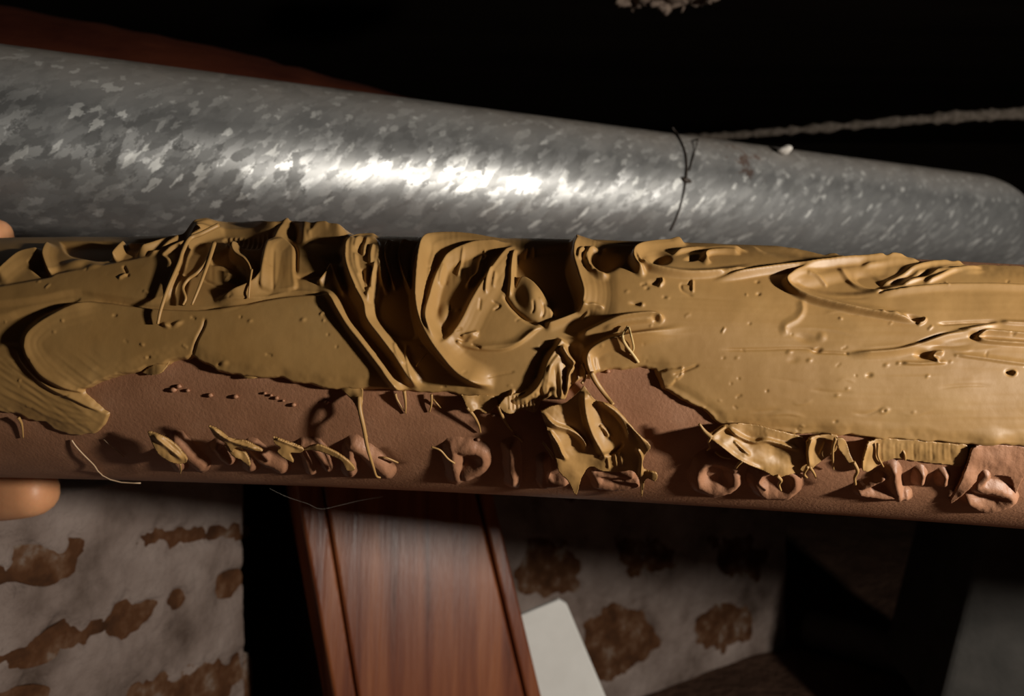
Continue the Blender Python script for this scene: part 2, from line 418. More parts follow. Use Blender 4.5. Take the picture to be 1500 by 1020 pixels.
# ------------------------------------------------------------------ galvanised pipe
RG = 30.0
g0, g1 = P(0, 212, RG * F / 140), P(1400, 327, RG * F / 72)
gdir = (g1 - g0) / np.linalg.norm(g1 - g0)
glen = np.linalg.norm(g1 - g0)
path = [g0 + gdir * t for t in np.linspace(-14, glen + 6, 130)]
ub = np.array([0, .25, 1.0]); ub -= gdir * np.dot(ub, gdir); ub /= np.linalg.norm(ub)      # beyond the frame the pipe turns up out of the way
s0 = path[0]; arc = [s0 - gdir * 58 * math.sin(t) + ub * 58 * (1 - math.cos(t)) for t in np.linspace(.06, 1.4, 24)]
at_ = (arc[-1] - arc[-2]) / np.linalg.norm(arc[-1] - arc[-2]); arc += [arc[-1] + at_ * t for t in np.linspace(10, 160, 16)]
path = arc[::-1] + path
bend = np.array([.12, .55, -.85]); bend -= gdir * np.dot(bend, gdir); bend /= np.linalg.norm(bend)
e0 = path[-1]; RB = 62.0
for t in np.linspace(.05, 1.15, 24): path.append(e0 + gdir * RB * math.sin(t) + bend * RB * (1 - math.cos(t)))
tl = (path[-1] - path[-2]) / np.linalg.norm(path[-1] - path[-2]); e1 = path[-1]
for t in np.linspace(8, 120, 14): path.append(e1 + tl * t)
gal = tube('galvanised_pipe', path, RG, M['galv'], None, 128)
gm = Matrix(((gdir[0], 0, 0), (0, 1, 0), (0, 0, 1)))
# local X along the pipe so that its zinc pattern follows it
ex = Vector(gdir); ez = Vector((0, 0, 1)); ey = ez.cross(ex).normalized(); ez = ex.cross(ey).normalized()
Rm_ = Matrix((ex, ey, ez)).transposed().to_4x4(); org = Vector(W(g0))
gal.data.transform((Matrix.Translation(org) @ Rm_).inverted()); gal.matrix_world = Matrix.Translation(org) @ Rm_
tag(gal, 'thick galvanised steel pipe with spangled zinc running behind the coated pipe', 'pipe')

def galv_at(u, v, h=0.0):
    r = np.array([(u - 750) / F, 1.0, (510 - v) / F]); r /= np.linalg.norm(r)
    o = -g0; rp = r - gdir * np.dot(r, gdir); op = o - gdir * np.dot(o, gdir)
    a = rp @ rp; b = 2 * rp @ op; c = op @ op - (RG + h) ** 2; D = b * b - 4 * a * c
    t = (-b - math.sqrt(max(D, 0))) / (2 * a)
    return r * t

# ------------------------------------------------------------------ coated pipe: body surface
RC = 30.0
def _d(hh): s = math.atan(hh / F); return RC / math.sin(s)
_xs, _ds, _zs = [], [], []
for u, top, bot in [(0, 356, 701), (750, 358, 725), (1500, 381, 766)]:
    d = _d((bot - top) / 2); _ds.append(d); _xs.append((u - 750) / F * (d - 26)); _zs.append((510 - (top + bot) / 2) / F * d)
cd = np.polyfit(_xs, _ds, 2); cz = np.polyfit(_xs, _zs, 2)
X0, X1 = _xs[0] - 12, _xs[2] + 12
def axis(x):                     # depth and height of the pipe's axis; straight beyond the frame
    x = np.asarray(x, float); xc = np.clip(x, X0, X1)
    d = np.polyval(cd, xc) + np.polyval(np.polyder(cd), xc) * (x - xc)
    z = np.polyval(cz, xc) + np.polyval(np.polyder(cz), xc) * (x - xc)
    return d, z
def spt(x, th, r):
    d, z = axis(x)
    return np.stack([x + 0 * th, d - r * np.cos(th), z + r * np.sin(th)], -1)
def inv(u, v, h=0.0):            # (x, theta) of the surface point seen at (u,v) at height h above the pipe
    u, v, h = np.broadcast_arrays(np.asarray(u, float), np.asarray(v, float), np.asarray(h, float))
    r = RC + h; x = (u - 750) / F * 150; th = np.zeros_like(x)
    for _ in range(8):
        d, z = axis(x); al = np.arctan2(510 - v, F)          # ray slope in the section plane
        dist = np.hypot(d, z); be = np.arctan2(z, d)
        s = np.clip(np.sin(al - be) * dist / r, -1, 1)         # sine of incidence
        th = np.arcsin(s) - al
        # point = centre + r*(-cos th, sin th)
        th = np.arcsin(s) + al * 0 - al * 0 - 0
        # direction from the centre, seen in the section: rotate back by the ray angle
        th = th - al
        Y = d - r * np.cos(th); x = (u - 750) / F * Y
    return x, th
def surf(u, v, h=0.0):
    x, th = inv(u, v, h)
    return spt(x, th, RC + np.asarray(h, float))

cp = empty('coated_pipe', W(np.array([0, axis(0.)[0], axis(0.)[1]])))
tag(cp, 'brown pipe with raised lettering, smeared with thick ochre putty', 'pipe')
_n = len(np.linspace(-330, 330, 221)); TH = np.linspace(-math.pi, math.pi, 161)[:-1]
xx, tt = np.meshgrid(np.linspace(-330, 330, 221), TH)
pv = spt(xx, tt, RC + .05 * vnoise(xx, tt * 30, 6, 6, 3))
ix = np.arange(xx.size).reshape(xx.shape); i2 = np.roll(ix, -1, 0)
fq = np.stack([ix[:, :-1], ix[:, 1:], i2[:, 1:], i2[:, :-1]], -1).reshape(-1, 4)
body = mesh_from('pipe_body', W(pv.reshape(-1, 3)), fq, M['clay']); adopt(body, cp)

# ------------------------------------------------------------------ putty relief, laid out along the pipe's surface
GU0, GU1, GV0, GV1 = -90, 1590, 285, 800
U, V = np.meshgrid(np.arange(GU0, GU1 + 1, dtype=float), np.arange(GV0, GV1 + 1, dtype=float))
R_ = np.zeros_like(U)            # relief in mm above the base coat

def win(pts, m):
    pts = np.asarray(pts); u0, v0 = pts.min(0) - m; u1, v1 = pts.max(0) + m
    a = slice(max(0, int(v0 - GV0)), max(0, min(U.shape[0], int(v1 - GV0) + 2))); b = slice(max(0, int(u0 - GU0)), max(0, min(U.shape[1], int(u1 - GU0) + 2)))
    return a, b

_stri = 0
def ridge(pts, h, wL, wR, p=1.7, taper=(.15, .15), field=None):
    """a crest along a smoothed line; wL: width on the left when heading down the picture (below when heading right)"""
    F_ = R_ if field is None else field
    c = catmull(pts, 8); m = max(wL, wR) + 2; s = win(c, m); u, v = U[s], V[s]
    if u.size == 0: return
    best = np.full(u.shape, 1e9); side = np.zeros(u.shape); par = np.zeros(u.shape)
    L = np.r_[0, np.cumsum(np.linalg.norm(np.diff(c, axis=0), axis=1))]; tot = L[-1]
    for i in range(len(c) - 1):
        ax, ay = c[i]; ex, ey = c[i + 1] - c[i]; l2 = ex * ex + ey * ey + 1e-9
        t = np.clip(((u - ax) * ex + (v - ay) * ey) / l2, 0, 1)
        dx, dy = u - ax - t * ex, v - ay - t * ey; d = dx * dx + dy * dy
        k = d < best
        best = np.where(k, d, best); side = np.where(k, ex * dy - ey * dx, side); par = np.where(k, (L[i] + t * (L[i + 1] - L[i])) / tot, par)
    d = np.sqrt(best); wd = np.where(side > 0, wL, wR)
    tp = np.ones_like(par)
    if taper[0] > 0: tp *= smooth01(par / taper[0])
    if taper[1] > 0: tp *= smooth01((1 - par) / taper[1])
    prof = np.clip(1 - d / wd, 0, 1) ** p
    F_[s] += h * tp * prof
    if abs(h) > .75 and field is None:           # fine drag lines running with the fold
        global _stri; _stri += 1
        reach = np.clip(1 - d / (wd * 1.25), 0, 1) ** .7
        F_[s] += tp * reach * (.05 + .05 * abs(h)) * (vnoise(np.where(side > 0, -d, d) + 300 + 3 * vnoise(par * tot, d, 40, 40, 5), par * tot, 2.8, 110, 600 + _stri)
                              + .6 * vnoise(np.where(side > 0, -d, d) + 700, par * tot, 6.5, 160, 700 + _stri))

def patch(poly, t, w=4, rag=0, seed=0):
    s = win(poly, 12); u, v = U[s], V[s]
    d = sdist(catmull(list(poly) + [poly[0]], 4)[:-1], u, v)
    if rag: d = d + rag * fbm(u, v, 14, seed)
    R_[s] += t * smooth01(d / w)

def blob(cx, cy, rx, ry, rot, h):
    s = win([(cx - rx - ry, cy - rx - ry), (cx + rx + ry, cy + rx + ry)], 2); u, v = U[s] - cx, V[s] - cy
    a = math.radians(rot); x = (u * math.cos(a) + v * math.sin(a)) / rx; y = (-u * math.sin(a) + v * math.cos(a)) / ry
    R_[s] += h * smooth01(1 - np.sqrt(x * x + y * y))

COV = [(-500, 286), (1120, 286), (1150, 330), (1185, 350), (1240, 361), (1300, 370), (1360, 374), (1440, 376), (1590, 378), (2000, 384), (2000, 690), (1590, 662), (1500, 656), (1400, 650), (1330, 645), (1240, 639), (1180, 637), (1100, 628), (1062, 624),
       (1050, 618), (1030, 602), (1010, 590), (985, 575), (968, 566), (962, 552), (960, 538), (940, 537), (905, 540), (876, 543), (868, 552),
       (856, 552), (848, 556), (835, 566), (828, 585), (806, 582), (790, 590), (760, 603), (735, 601), (728, 592), (712, 604), (700, 600),
       (686, 598), (677, 580), (655, 577), (612, 575), (590, 574), (575, 571), (490, 569), (440, 561), (410, 555), (365, 553), (335, 546),
       (315, 538), (297, 528), (281, 518), (268, 524), (240, 531), (205, 541), (180, 548), (150, 557), (120, 569), (138, 590), (157, 605),
       (150, 622), (136, 640), (110, 640), (95, 637), (60, 622), (25, 612), (0, 607), (-90, 590), (-500, 560)]

# --- left end
patch([(36, 505), (39, 488), (52, 473), (80, 456), (118, 440), (150, 438), (220, 446), (290, 449), (350, 443), (400, 433), (440, 428), (480, 428), (492, 440),
       (512, 473), (534, 502), (560, 535), (590, 574), (490, 575), (440, 567), (365, 560), (315, 545), (281, 526), (205, 548), (150, 564), (118, 574), (86, 562), (60, 546), (42, 522)], 1.0, 5)
ridge([(150, 436), (80, 455), (50, 474), (38, 490), (36, 505), (42, 522), (62, 546), (88, 562), (120, 573)], .9, 5, 30, 1.6)
patch([(-90, 470), (0, 455), (30, 446), (108, 430), (116, 438), (80, 454), (50, 472), (34, 492), (30, 508), (0, 505), (-90, 520)], -1.0, 12)
patch([(-90, 425), (60, 402), (85, 394), (170, 378), (240, 368), (262, 400), (240, 440), (150, 434), (110, 430), (40, 442), (-90, 450)], .8, 8)
for k in range(5):
    o_ = k * 12
    ridge([(0 - o_ * .2, 520 + o_), (40, 548 + o_ * .9), (85, 575 + o_ * .8), (140, 598 + o_ * .45)], .13, 4, 9, 1.5)
ridge([(22, 505), (40, 535), (70, 562), (110, 582), (150, 604)], .8, 5, 12)
ridge([(66, 364), (44, 368), (28, 374), (10, 388), (-8, 404)], 1.8, 5, 22)
patch([(40, 380), (60, 372), (70, 385), (74, 402), (60, 404), (48, 396)], -1.2, 8)
ridge([(74, 350), (68, 362), (66, 376), (72, 393), (80, 402)], 1.9, 5, 18)
patch([(86, 346), (165, 346), (175, 358), (160, 378), (120, 378), (95, 368)], -1.6, 9)
blob(112, 384, 34, 11, -8, 1.0); blob(138, 386, 18, 8, -10, .6)
ridge([(185, 353), (176, 366), (166, 380)], 2.6, 5, 9)
ridge([(186, 355), (205, 356), (232, 352)], 1.4, 5, 6)
ridge([(196, 372), (225, 364), (255, 350), (288, 334), (322, 322)], 3.0, 7, 9)
ridge([(215, 374), (245, 366), (272, 352), (312, 334)], 1.6, 5, 5)
patch([(200, 340), (290, 330), (280, 338), (230, 356), (190, 356)], -1.0, 8)
ridge([(330, 330), (290, 345), (270, 366), (262, 388), (248, 420), (238, 445)], 2.0, 4, 9, 1.5, (.05, .5))
patch([(255, 365), (272, 352), (300, 348), (312, 360), (300, 384), (282, 400), (262, 400)], -.7, 8)
ridge([(175, 407), (184, 402), (190, 398)], .6, 3, 3); ridge([(182, 388), (190, 404)], -.7, 3, 3)
blob(246, 474, 9, 5, 20, .7); blob(262, 472, 12, 5, -25, .5)
ridge([(302, 462), (300, 475), (290, 495), (281, 518)], -.6, 3, 4)
ridge([(118, 437), (160, 437), (225, 446), (290, 449), (340, 443)], -.5, 4, 3)
ridge([(260, 395), (280, 398), (290, 401)], -.5, 3, 3); ridge([(295, 405), (320, 415), (345, 418)], -.4, 3, 3)
# --- lumps along the crown
patch([(330, 338), (400, 336), (405, 350), (385, 362), (345, 362), (325, 350)], -1.2, 9)
for k in range(9):
    x = 338 + k * 7; ridge([(x, 338), (x - 3, 350), (x - 6, 362)], .5, 2, 4)
ridge([(352, 348), (342, 362), (346, 376), (360, 385), (369, 397), (371, 414)], 2.4, 4, 16)
patch([(306, 370), (335, 360), (342, 372), (356, 388), (366, 402), (366, 414), (350, 420), (334, 408), (345, 400), (326, 388), (308, 386)], -.8, 6)
ridge([(425, 326), (410, 340), (398, 352), (392, 362), (388, 382), (384, 404), (372, 416), (345, 427), (310, 438)], 2.6, 6, 24, 1.5, (.02, .25))
patch([(392, 360), (412, 346), (430, 354), (434, 365), (434, 396), (433, 422), (385, 424), (384, 404), (388, 380)], .7, 5)
ridge([(412, 345), (426, 351), (434, 363), (434, 380), (434, 398)], -.8, 4, 4)
ridge([(403, 365), (402, 390), (401, 425)], -.35, 3, 3)
blob(446, 345, 13, 14, 10, 2.2); ridge([(484, 338), (466, 340), (450, 348)], 1.3, 6, 8)
blob(432, 340, 9, 9, 0, -1.4)
ridge([(432, 402), (455, 400), (475, 395), (484, 388)], -.7, 6, 5)
ridge([(310, 440), (380, 434), (430, 424), (480, 427)], .5, 2, 8)
ridge([(487, 384), (478, 400), (466, 414)], 1.4, 6, 8); ridge([(487, 384), (493, 404), (506, 432)], 1.6, 6, 8)
patch([(470, 372), (505, 366), (508, 385), (492, 385), (476, 388)], -1.0, 6)
# --- the three great folds
ridge([(462, 420), (483, 431), (497, 452), (512, 475), (532, 500), (552, 525), (572, 550), (592, 574)], 2.5, 9, 17, 1.5, (.2, .1))
ridge([(560, 341), (528, 346), (511, 364), (510, 392), (523, 424), (536, 447), (541, 468), (560, 492), (580, 517), (600, 546), (615, 570)], 3.2, 13, 17, 1.3, (.05, .1))
patch([(512, 356), (545, 345), (562, 360), (556, 400), (552, 432), (540, 446), (524, 420), (512, 392)], 1.2, 8)
for a, b_, h in [((530, 350), (522, 372), .7), ((540, 352), (534, 380), .8), ((548, 360), (545, 392), .8), ((522, 376), (530, 410), .7), ((552, 385), (541, 440), 1.0), ((556, 378), (566, 425), 1.1), ((533, 395), (538, 430), -.6), ((546, 390), (543, 425), -.9)]:
    ridge([a, lerp(a, b_, .5) + np.array([-2, 1]), b_], h, 4, 5, 1.4)
ridge([(578, 497), (584, 515), (596, 530)], .8, 4, 4); ridge([(596, 498), (595, 512), (600, 535), (610, 560)], .9, 3, 4)
patch([(562, 352), (612, 348), (606, 372), (605, 440), (612, 486), (596, 496), (566, 486), (546, 456), (552, 430), (560, 400)], -1.3, 10)
ridge([(578, 346), (567, 356), (566, 375), (572, 398), (579, 420)], 2.0, 4, 5)
ridge([(604, 346), (590, 352), (584, 364), (586, 382), (593, 402), (601, 425)], 2.2, 4, 5)
ridge([(760, 342), (690, 340), (650, 346), (628, 356), (618, 372), (613, 400), (611, 440), (617, 470), (630, 495), (650, 520), (672, 542), (700, 556), (726, 563)], 4.6, 9, 30, 1.5, (.25, .1))
ridge([(606, 464), (616, 488), (638, 514), (662, 541)], 1.0, 3, 6)
ridge([(636, 362), (628, 385), (624, 420), (622, 455)], -.6, 5, 6)
ridge([(752, 352), (715, 357), (690, 362), (660, 374), (648, 388), (638, 410), (630, 440), (626, 465), (632, 484), (645, 505)], 2.0, 6, 12, 1.4)
patch([(650, 388), (690, 366), (740, 362), (720, 385), (705, 410), (688, 438), (674, 465), (650, 490), (640, 480), (634, 455), (640, 420)], -.4, 8)
ridge([(680, 366), (676, 378), (670, 400)], .6, 3, 4); ridge([(652, 388), (646, 402), (644, 416)], .6, 3, 5)
ridge([(708, 366), (704, 378), (700, 395), (690, 405), (683, 418)], .8, 4, 4); blob(648, 458, 16, 26, 20, .9)
ridge([(708, 366), (713, 372), (706, 380)], .9, 3, 3)
ridge([(756, 355), (742, 368), (728, 384), (708, 412), (690, 440), (677, 465), (662, 487), (643, 505)], 1.6, 7, 30, 1.5, (.12, .12))
ridge([(720, 392), (713, 412), (711, 430)], .7, 3, 5); ridge([(726, 398), (722, 420)], .5, 3, 4)
ridge([(756, 362), (750, 385), (748, 415), (746, 432)], 1.2, 4, 4)
ridge([(736, 425), (745, 438), (752, 447), (770, 463), (791, 472)], -.9, 5, 5)
ridge([(720, 436), (732, 443), (722, 450)], -.5, 2.5, 2.5); ridge([(704, 435), (702, 452)], -.4, 2.5, 3)
patch([(754, 364), (842, 350), (836, 388), (846, 430), (846, 452), (812, 464), (803, 440), (780, 410), (764, 402), (754, 420), (750, 395)], -2.0, 9)
blob(780, 435, 24, 40, -18, 1.4); ridge([(795, 440), (797, 452), (793, 462)], -.5, 3, 3); ridge([(781, 438), (782, 450), (778, 456)], -.4, 3, 3)
ridge([(846, 336), (843, 356), (839, 385), (846, 410), (853, 435), (848, 458)], 3.4, 12, 40, 1.4, (.05, .1))
ridge([(775, 360), (771, 366), (768, 372)], .8, 2.5, 3); ridge([(781, 358), (783, 364), (779, 370)], .8, 2.5, 3)
ridge([(690, 505), (722, 503), (765, 496), (792, 472)], .3, 4, 10); ridge([(668, 500), (700, 507), (735, 508), (758, 500), (778, 484), (800, 471)], .7, 3, 14)
ridge([(675, 490), (690, 485), (702, 482)], .9, 3, 4); blob(692, 488, 11, 6, -10, .9); blob(678, 494, 10, 5, 0, -.6); blob(672, 497, 5, 4, 0, .7); ridge([(690, 500), (705, 506)], -.6, 3, 3)
ridge([(860, 448), (838, 458), (812, 468), (796, 473)], 1.6, 5, 12)
# --- centre spike and fan
ridge([(824, 492), (813, 509), (802, 526), (795, 545), (786, 563), (766, 578), (735, 584)], 1.8, 8, 24, 1.4, (.03, .2))
ridge([(821, 503), (831, 518), (844, 531)], 2.4, 7, 7, 1.4); ridge([(844, 530), (834, 541), (831, 560), (830, 590)], 2.0, 4, 6, 1.4)
patch([(816, 512), (828, 522), (829, 560), (822, 590), (800, 584), (790, 562), (802, 530)], .6, 5)
for a, b_, h in [((806, 528), (800, 575), .3), ((811, 530), (818, 585), -.35), ((818, 525), (824, 580), .35), ((797, 548), (786, 585), -.25), ((787, 568), (783, 600), .4), ((803, 555), (810, 585), -.3)]:
    ridge([a, lerp(a, b_, .5), b_], h, 4, 6, 1.3)
for k in range(11):
    x = 684 + k * 9.5; ridge([(x, 578), (x + 1.5, 590), (x + 3, 602)], .35 * (1 if k % 2 else -.8), 2.5, 4, 1.3)
ridge([(752, 566), (746, 578), (733, 590), (729, 594)], 1.3, 4, 6)
ridge([(712, 549), (735, 544), (755, 540)], -.3, 3, 2)
patch([(790, 500), (815, 498), (800, 520), (792, 545), (782, 555), (775, 540)], -.6, 8)
patch([(826, 500), (855, 500), (856, 545), (846, 552), (840, 530)], -.7, 8)
ridge([(1010, 477), (950, 487), (897, 495), (870, 505), (859, 517), (860, 532), (868, 550)], 2.3, 7, 18, 1.5, (.5, .05))
ridge([(862, 516), (866, 532), (872, 546)], .5, 3, 4); ridge([(872, 518), (874, 532), (878, 546)], .4, 3, 4)
ridge([(970, 473), (962, 466), (945, 464), (910, 468), (880, 476), (846, 489)], 1.9, 6, 11, 1.4, (.08, .1))
ridge([(955, 470), (915, 474), (880, 482)], .7, 3, 5); blob(958, 470, 10, 5, 20, -.9)
ridge([(845, 456), (868, 451), (884, 454)], .9, 3, 4); ridge([(853, 464), (862, 456)], .7, 2.5, 3)
# --- swirls right of the centre
blob(886, 388, 30, 22, 0, -2.0); ridge([(880, 372), (866, 372), (860, 386), (864, 400), (878, 410), (892, 411)], 1.3, 8, 4, 1.3)
ridge([(856, 372), (848, 380), (846, 392)], .9, 4, 6); ridge([(858, 380), (854, 390)], .5, 3, 4)
ridge([(862, 340), (910, 346), (960, 346)], -.6, 7, 4); ridge([(880, 368), (905, 364), (935, 358)], .9, 4, 5)
blob(994, 348, 16, 10, -10, 1.0)
ridge([(1000, 342), (985, 350), (960, 358), (940, 366), (928, 377), (925, 391), (930, 403), (944, 411)], 2.4, 7, 14, 1.5, (.05, .1))
ridge([(930, 378), (934, 391), (944, 401), (966, 407), (1000, 410), (1040, 407), (1080, 400), (1112, 393)], 1.7, 4, 12, 1.4, (.1, .2))
blob(964, 384, 22, 15, 0, -1.7); ridge([(982, 378), (1000, 369), (1030, 364), (1080, 364), (1096, 367)], 1.2, 4, 7)
ridge([(1040, 389), (1033, 380), (1038, 372), (1060, 369), (1085, 370)], 1.3, 3, 10, 1.3); blob(1015, 380, 18, 6, -20, -.9)
blob(938, 392, 5, 9, -20, -1.0); blob(956, 421, 13, 6, 0, -.4); ridge([(966, 414), (968, 420), (962, 426)], .8, 4, 3)
ridge([(1040, 414), (1080, 406), (1130, 396), (1180, 389), (1240, 381), (1300, 376), (1350, 374)], 1.9, 5, 9, 1.4, (.15, .15))
ridge([(1050, 405), (1080, 401), (1110, 393)], -.8, 4, 4)
ridge([(1010, 414), (1006, 420), (996, 421), (996, 428), (1004, 433), (1014, 436)], -.3, 3, 3); ridge([(1012, 414), (1012, 432)], .5, 3, 3)
blob(928, 449, 12, 4, 5, -.5); blob(938, 450, 5, 4, 0, .4)
for x, y, r, h in [(970, 439, 3, -.4), (976, 440, 3, .3), (945, 428, 4, -.5), (916, 433, 4, .3), (1108, 412, 4, -.5), (1110, 429, 4, -.6), (1097, 471, 3, -.4), (1200, 508, 7, -.8), (1157, 511, 6, .4),
                   (1187, 523, 5, .4), (1275, 545, 6, -.6), (1298, 598, 8, .5), (1297, 598, 3.5, -.8), (1228, 575, 5, .3), (1163, 522, 10, -.25), (1243, 565, 4, .3), (1080, 520, 4, .3), (1060, 520, 3, -.4), (1340, 600, 4, .25),
                   (1225, 614, 4, -.4), (1173, 629, 3, -.4), (1300, 530, 5, .4), (1318, 527, 4, .5), (368, 468, 4, .4), (445, 466, 5, .4), (215, 520, 3, .3), (330, 528, 7, .5), (880, 505, 3, .5), (907, 486, 3, -.4)]:
    blob(x, y, r * 1.3, r * .8, -15, h * .55)
R_ += 2.8 * smooth01((1230 - U) / 340) * smooth01((U - 835) / 70) * smooth01((545 - V) / 90) * smooth01((V - 350) / 60)
# --- right end
ridge([(1215, 385), (1175, 394), (1156, 404), (1149, 412), (1156, 422), (1177, 432), (1206, 440), (1250, 450), (1300, 459), (1352, 468)], 1.9, 4, 14, 1.5, (.2, .15))
patch([(1162, 409), (1230, 391), (1300, 380), (1345, 390), (1335, 408), (1290, 424), (1240, 430), (1185, 424)], -1.1, 14)
blob(1278, 405, 30, 12, 25, -1.1); ridge([(1225, 388), (1240, 398), (1260, 412), (1300, 424)], .6, 4, 8); ridge([(1180, 398), (1195, 400), (1215, 410)], .5, 3, 4)
for a in [[(1285, 412), (1312, 402), (1340, 388), (1372, 380), (1420, 377)], [(1318, 414), (1345, 405), (1372, 394), (1412, 386)], [(1352, 412), (1375, 402), (1398, 392), (1440, 386)], [(1260, 386), (1310, 380), (1350, 379)]]:
    ridge(a, .8, 4, 8, 1.4)
blob(1352, 398, 22, 7, -15, -1.2); blob(1398, 387, 22, 5, -8, -.9); blob(1420, 392, 24, 6, 0, .5)
ridge([(1284, 426), (1310, 421), (1345, 417), (1400, 413), (1500, 414), (1590, 416)], .8, 9, 3, 1.3, (.1, 0)); ridge([(1284, 425), (1300, 420), (1330, 417)], -.7, 2.5, 3)
blob(1338, 461, 18, 6, 15, -1.0); ridge([(1356, 459), (1353, 466), (1344, 470)], .8, 4, 4); blob(1308, 456, 12, 4, 5, .6); blob(1290, 454, 6, 3, 0, .5)
ridge([(1372, 469), (1420, 466), (1464, 465)], -.7, 3, 3); ridge([(1464, 466), (1500, 468), (1590, 468)], .6, 3, 6, 1.4, (.1, 0))
ridge([(1240, 513), (1310, 508), (1350, 498), (1390, 484), (1430, 475), (1470, 467)], 1.1, 12, 4, 1.4); ridge([(1340, 500), (1380, 485), (1420, 478)], -.6, 3, 4)
ridge([(1050, 508), (1110, 507), (1180, 505), (1200, 510), (1260, 513)], -.4, 4, 3)
ridge([(1590, 492), (1500, 484), (1450, 480), (1437, 484), (1432, 489), (1445, 495), (1500, 499), (1590, 503)], 1.1, 3, 7, 1.4, (0, 0)); blob(1428, 487, 12, 6, 10, -.7)
blob(1356, 515, 20, 8, 5, -1.2); ridge([(1384, 510), (1370, 511), (1367, 518), (1376, 526)], 1.0, 3, 8); ridge([(1320, 527), (1350, 528), (1390, 526)], .7, 3, 5)
ridge([(1395, 514), (1440, 520), (1500, 528), (1590, 536)], .5, 3, 8, 1.4, (.1, 0)); blob(1480, 541, 9, 6, 20, -.5); blob(1487, 541, 5, 5, 0, .8)
ridge([(1172, 432), (1176, 448), (1168, 462), (1150, 474), (1154, 488)], .35, 10, 8, 1.3); blob(1180, 490, 22, 9, 10, -.3); blob(1205, 488, 10, 10, 0, .25)
patch([(1100, 346), (1200, 354), (1300, 372), (1200, 382), (1120, 372)], -.6, 14); patch([(1180, 352), (1290, 368), (1390, 374), (1300, 376), (1220, 368)], -.5, 8)
ridge([(1200, 630), (1300, 640), (1400, 645), (1470, 644), (1590, 652)], .5, 14, 26, 1.2, (.1, 0)); blob(1455, 640, 40, 22, 0, .5)
ridge([(970, 568), (1000, 582), (1030, 601), (1052, 618)], .6, 5, 12, 1.3); patch([(963, 540), (1000, 532), (998, 545), (985, 560), (970, 562)], .5, 3, 3, 5)
ridge([(985, 545), (1000, 540), (1025, 530)], -.5, 3, 3); ridge([(1000, 536), (998, 545), (990, 552)], .6, 3, 3); ridge([(1062, 624), (1120, 630), (1200, 637)], .4, 3, 10)

# specks, nicks and short scratches all over the putty
_r = np.random.default_rng(17)
for k in range(150):
    x, y = _r.uniform(-60, 1560), _r.uniform(380, 640); a = _r.normal(-.15, .5); l = _r.uniform(3, 11); h = _r.choice([-1, 1]) * _r.uniform(.1, .32)
    ridge([(x, y), (x + l * .5 * math.cos(a), y + l * .5 * math.sin(a) + _r.normal(0, 1)), (x + l * math.cos(a), y + l * math.sin(a))], h, 2.2, 2.6, 1.2, (.2, .2))
for k in range(26):
    x, y = _r.uniform(860, 1400), _r.uniform(420, 610); l = _r.uniform(30, 120)
    ridge([(x, y), (x + l * .5, y + _r.normal(0, 2.5)), (x + l, y + _r.normal(0, 5))], _r.choice([-1, 1]) * _r.uniform(.06, .16), 2.5, 6, 1.3, (.3, .3))
# drag marks of the blade and fine unevenness
hz = vnoise(U, V, 150, 3.5, 91) * .03 + vnoise(U, V, 60, 7, 92) * .06
R_ += hz * smooth01((U - 850) / 120) * smooth01((V - 400) / 40)
dg = U * .78 + V * .62; dn_ = -U * .62 + V * .78
R_ += (vnoise(dg, dn_, 120, 4, 93) * .09) * smooth01((165 - U) / 30) * smooth01((V - 500) / 30)
R_ += fbm(U, V, 110, 94, 3) * .40 + fbm(U, V, 14, 97, 2) * .03
R_ += vnoise(U, V, 4, 26, 95) * .09 * smooth01((430 - V) / 30) * smooth01((V - 320) / 20) * smooth01((U - 280) / 30) * smooth01((860 - U) / 30)
R_ = np.where(R_ > 0, R_ * (.38 + .62 * smooth01((V - 335) / 40)), R_)
ridge([(270, 350), (318, 326), (345, 322), (372, 324), (400, 332), (428, 328), (450, 336), (484, 340), (520, 346)], 3.6, 16, 40, 1.3, (.1, .1))
cv = sdist(COV, U, V) + 6 * fbm(U, V, 22, 96, 3)
cvs = smooth01((cv + 2.5) / 8.0)
BASE = 1.15 + .5 * smooth01((470 - V) / 110)
BASE = BASE - .45 * smooth01((26 - cv) / 24)
T = -.9 * (1 - cvs) + cvs * np.maximum(BASE + R_, .25)
for _ in range(1):
    Tp = np.pad(T, 1, mode='edge'); T = (Tp[:, :-2] + 2 * Tp[:, 1:-1] + Tp[:, 2:]) / 4; T = (T[:-2] + 2 * T[1:-1] + T[2:]) / 4

def sample(u, v, A=None):
    A = T if A is None else A
    x = np.clip(u - GU0, 0, A.shape[1] - 1.001); y = np.clip(v - GV0, 0, A.shape[0] - 1.001)
    xi = x.astype(int); yi = y.astype(int); fx = x - xi; fy = y - yi
    return (A[yi, xi] * (1 - fx) + A[yi, xi + 1] * fx) * (1 - fy) + (A[yi + 1, xi] * (1 - fx) + A[yi + 1, xi + 1] * fx) * fy

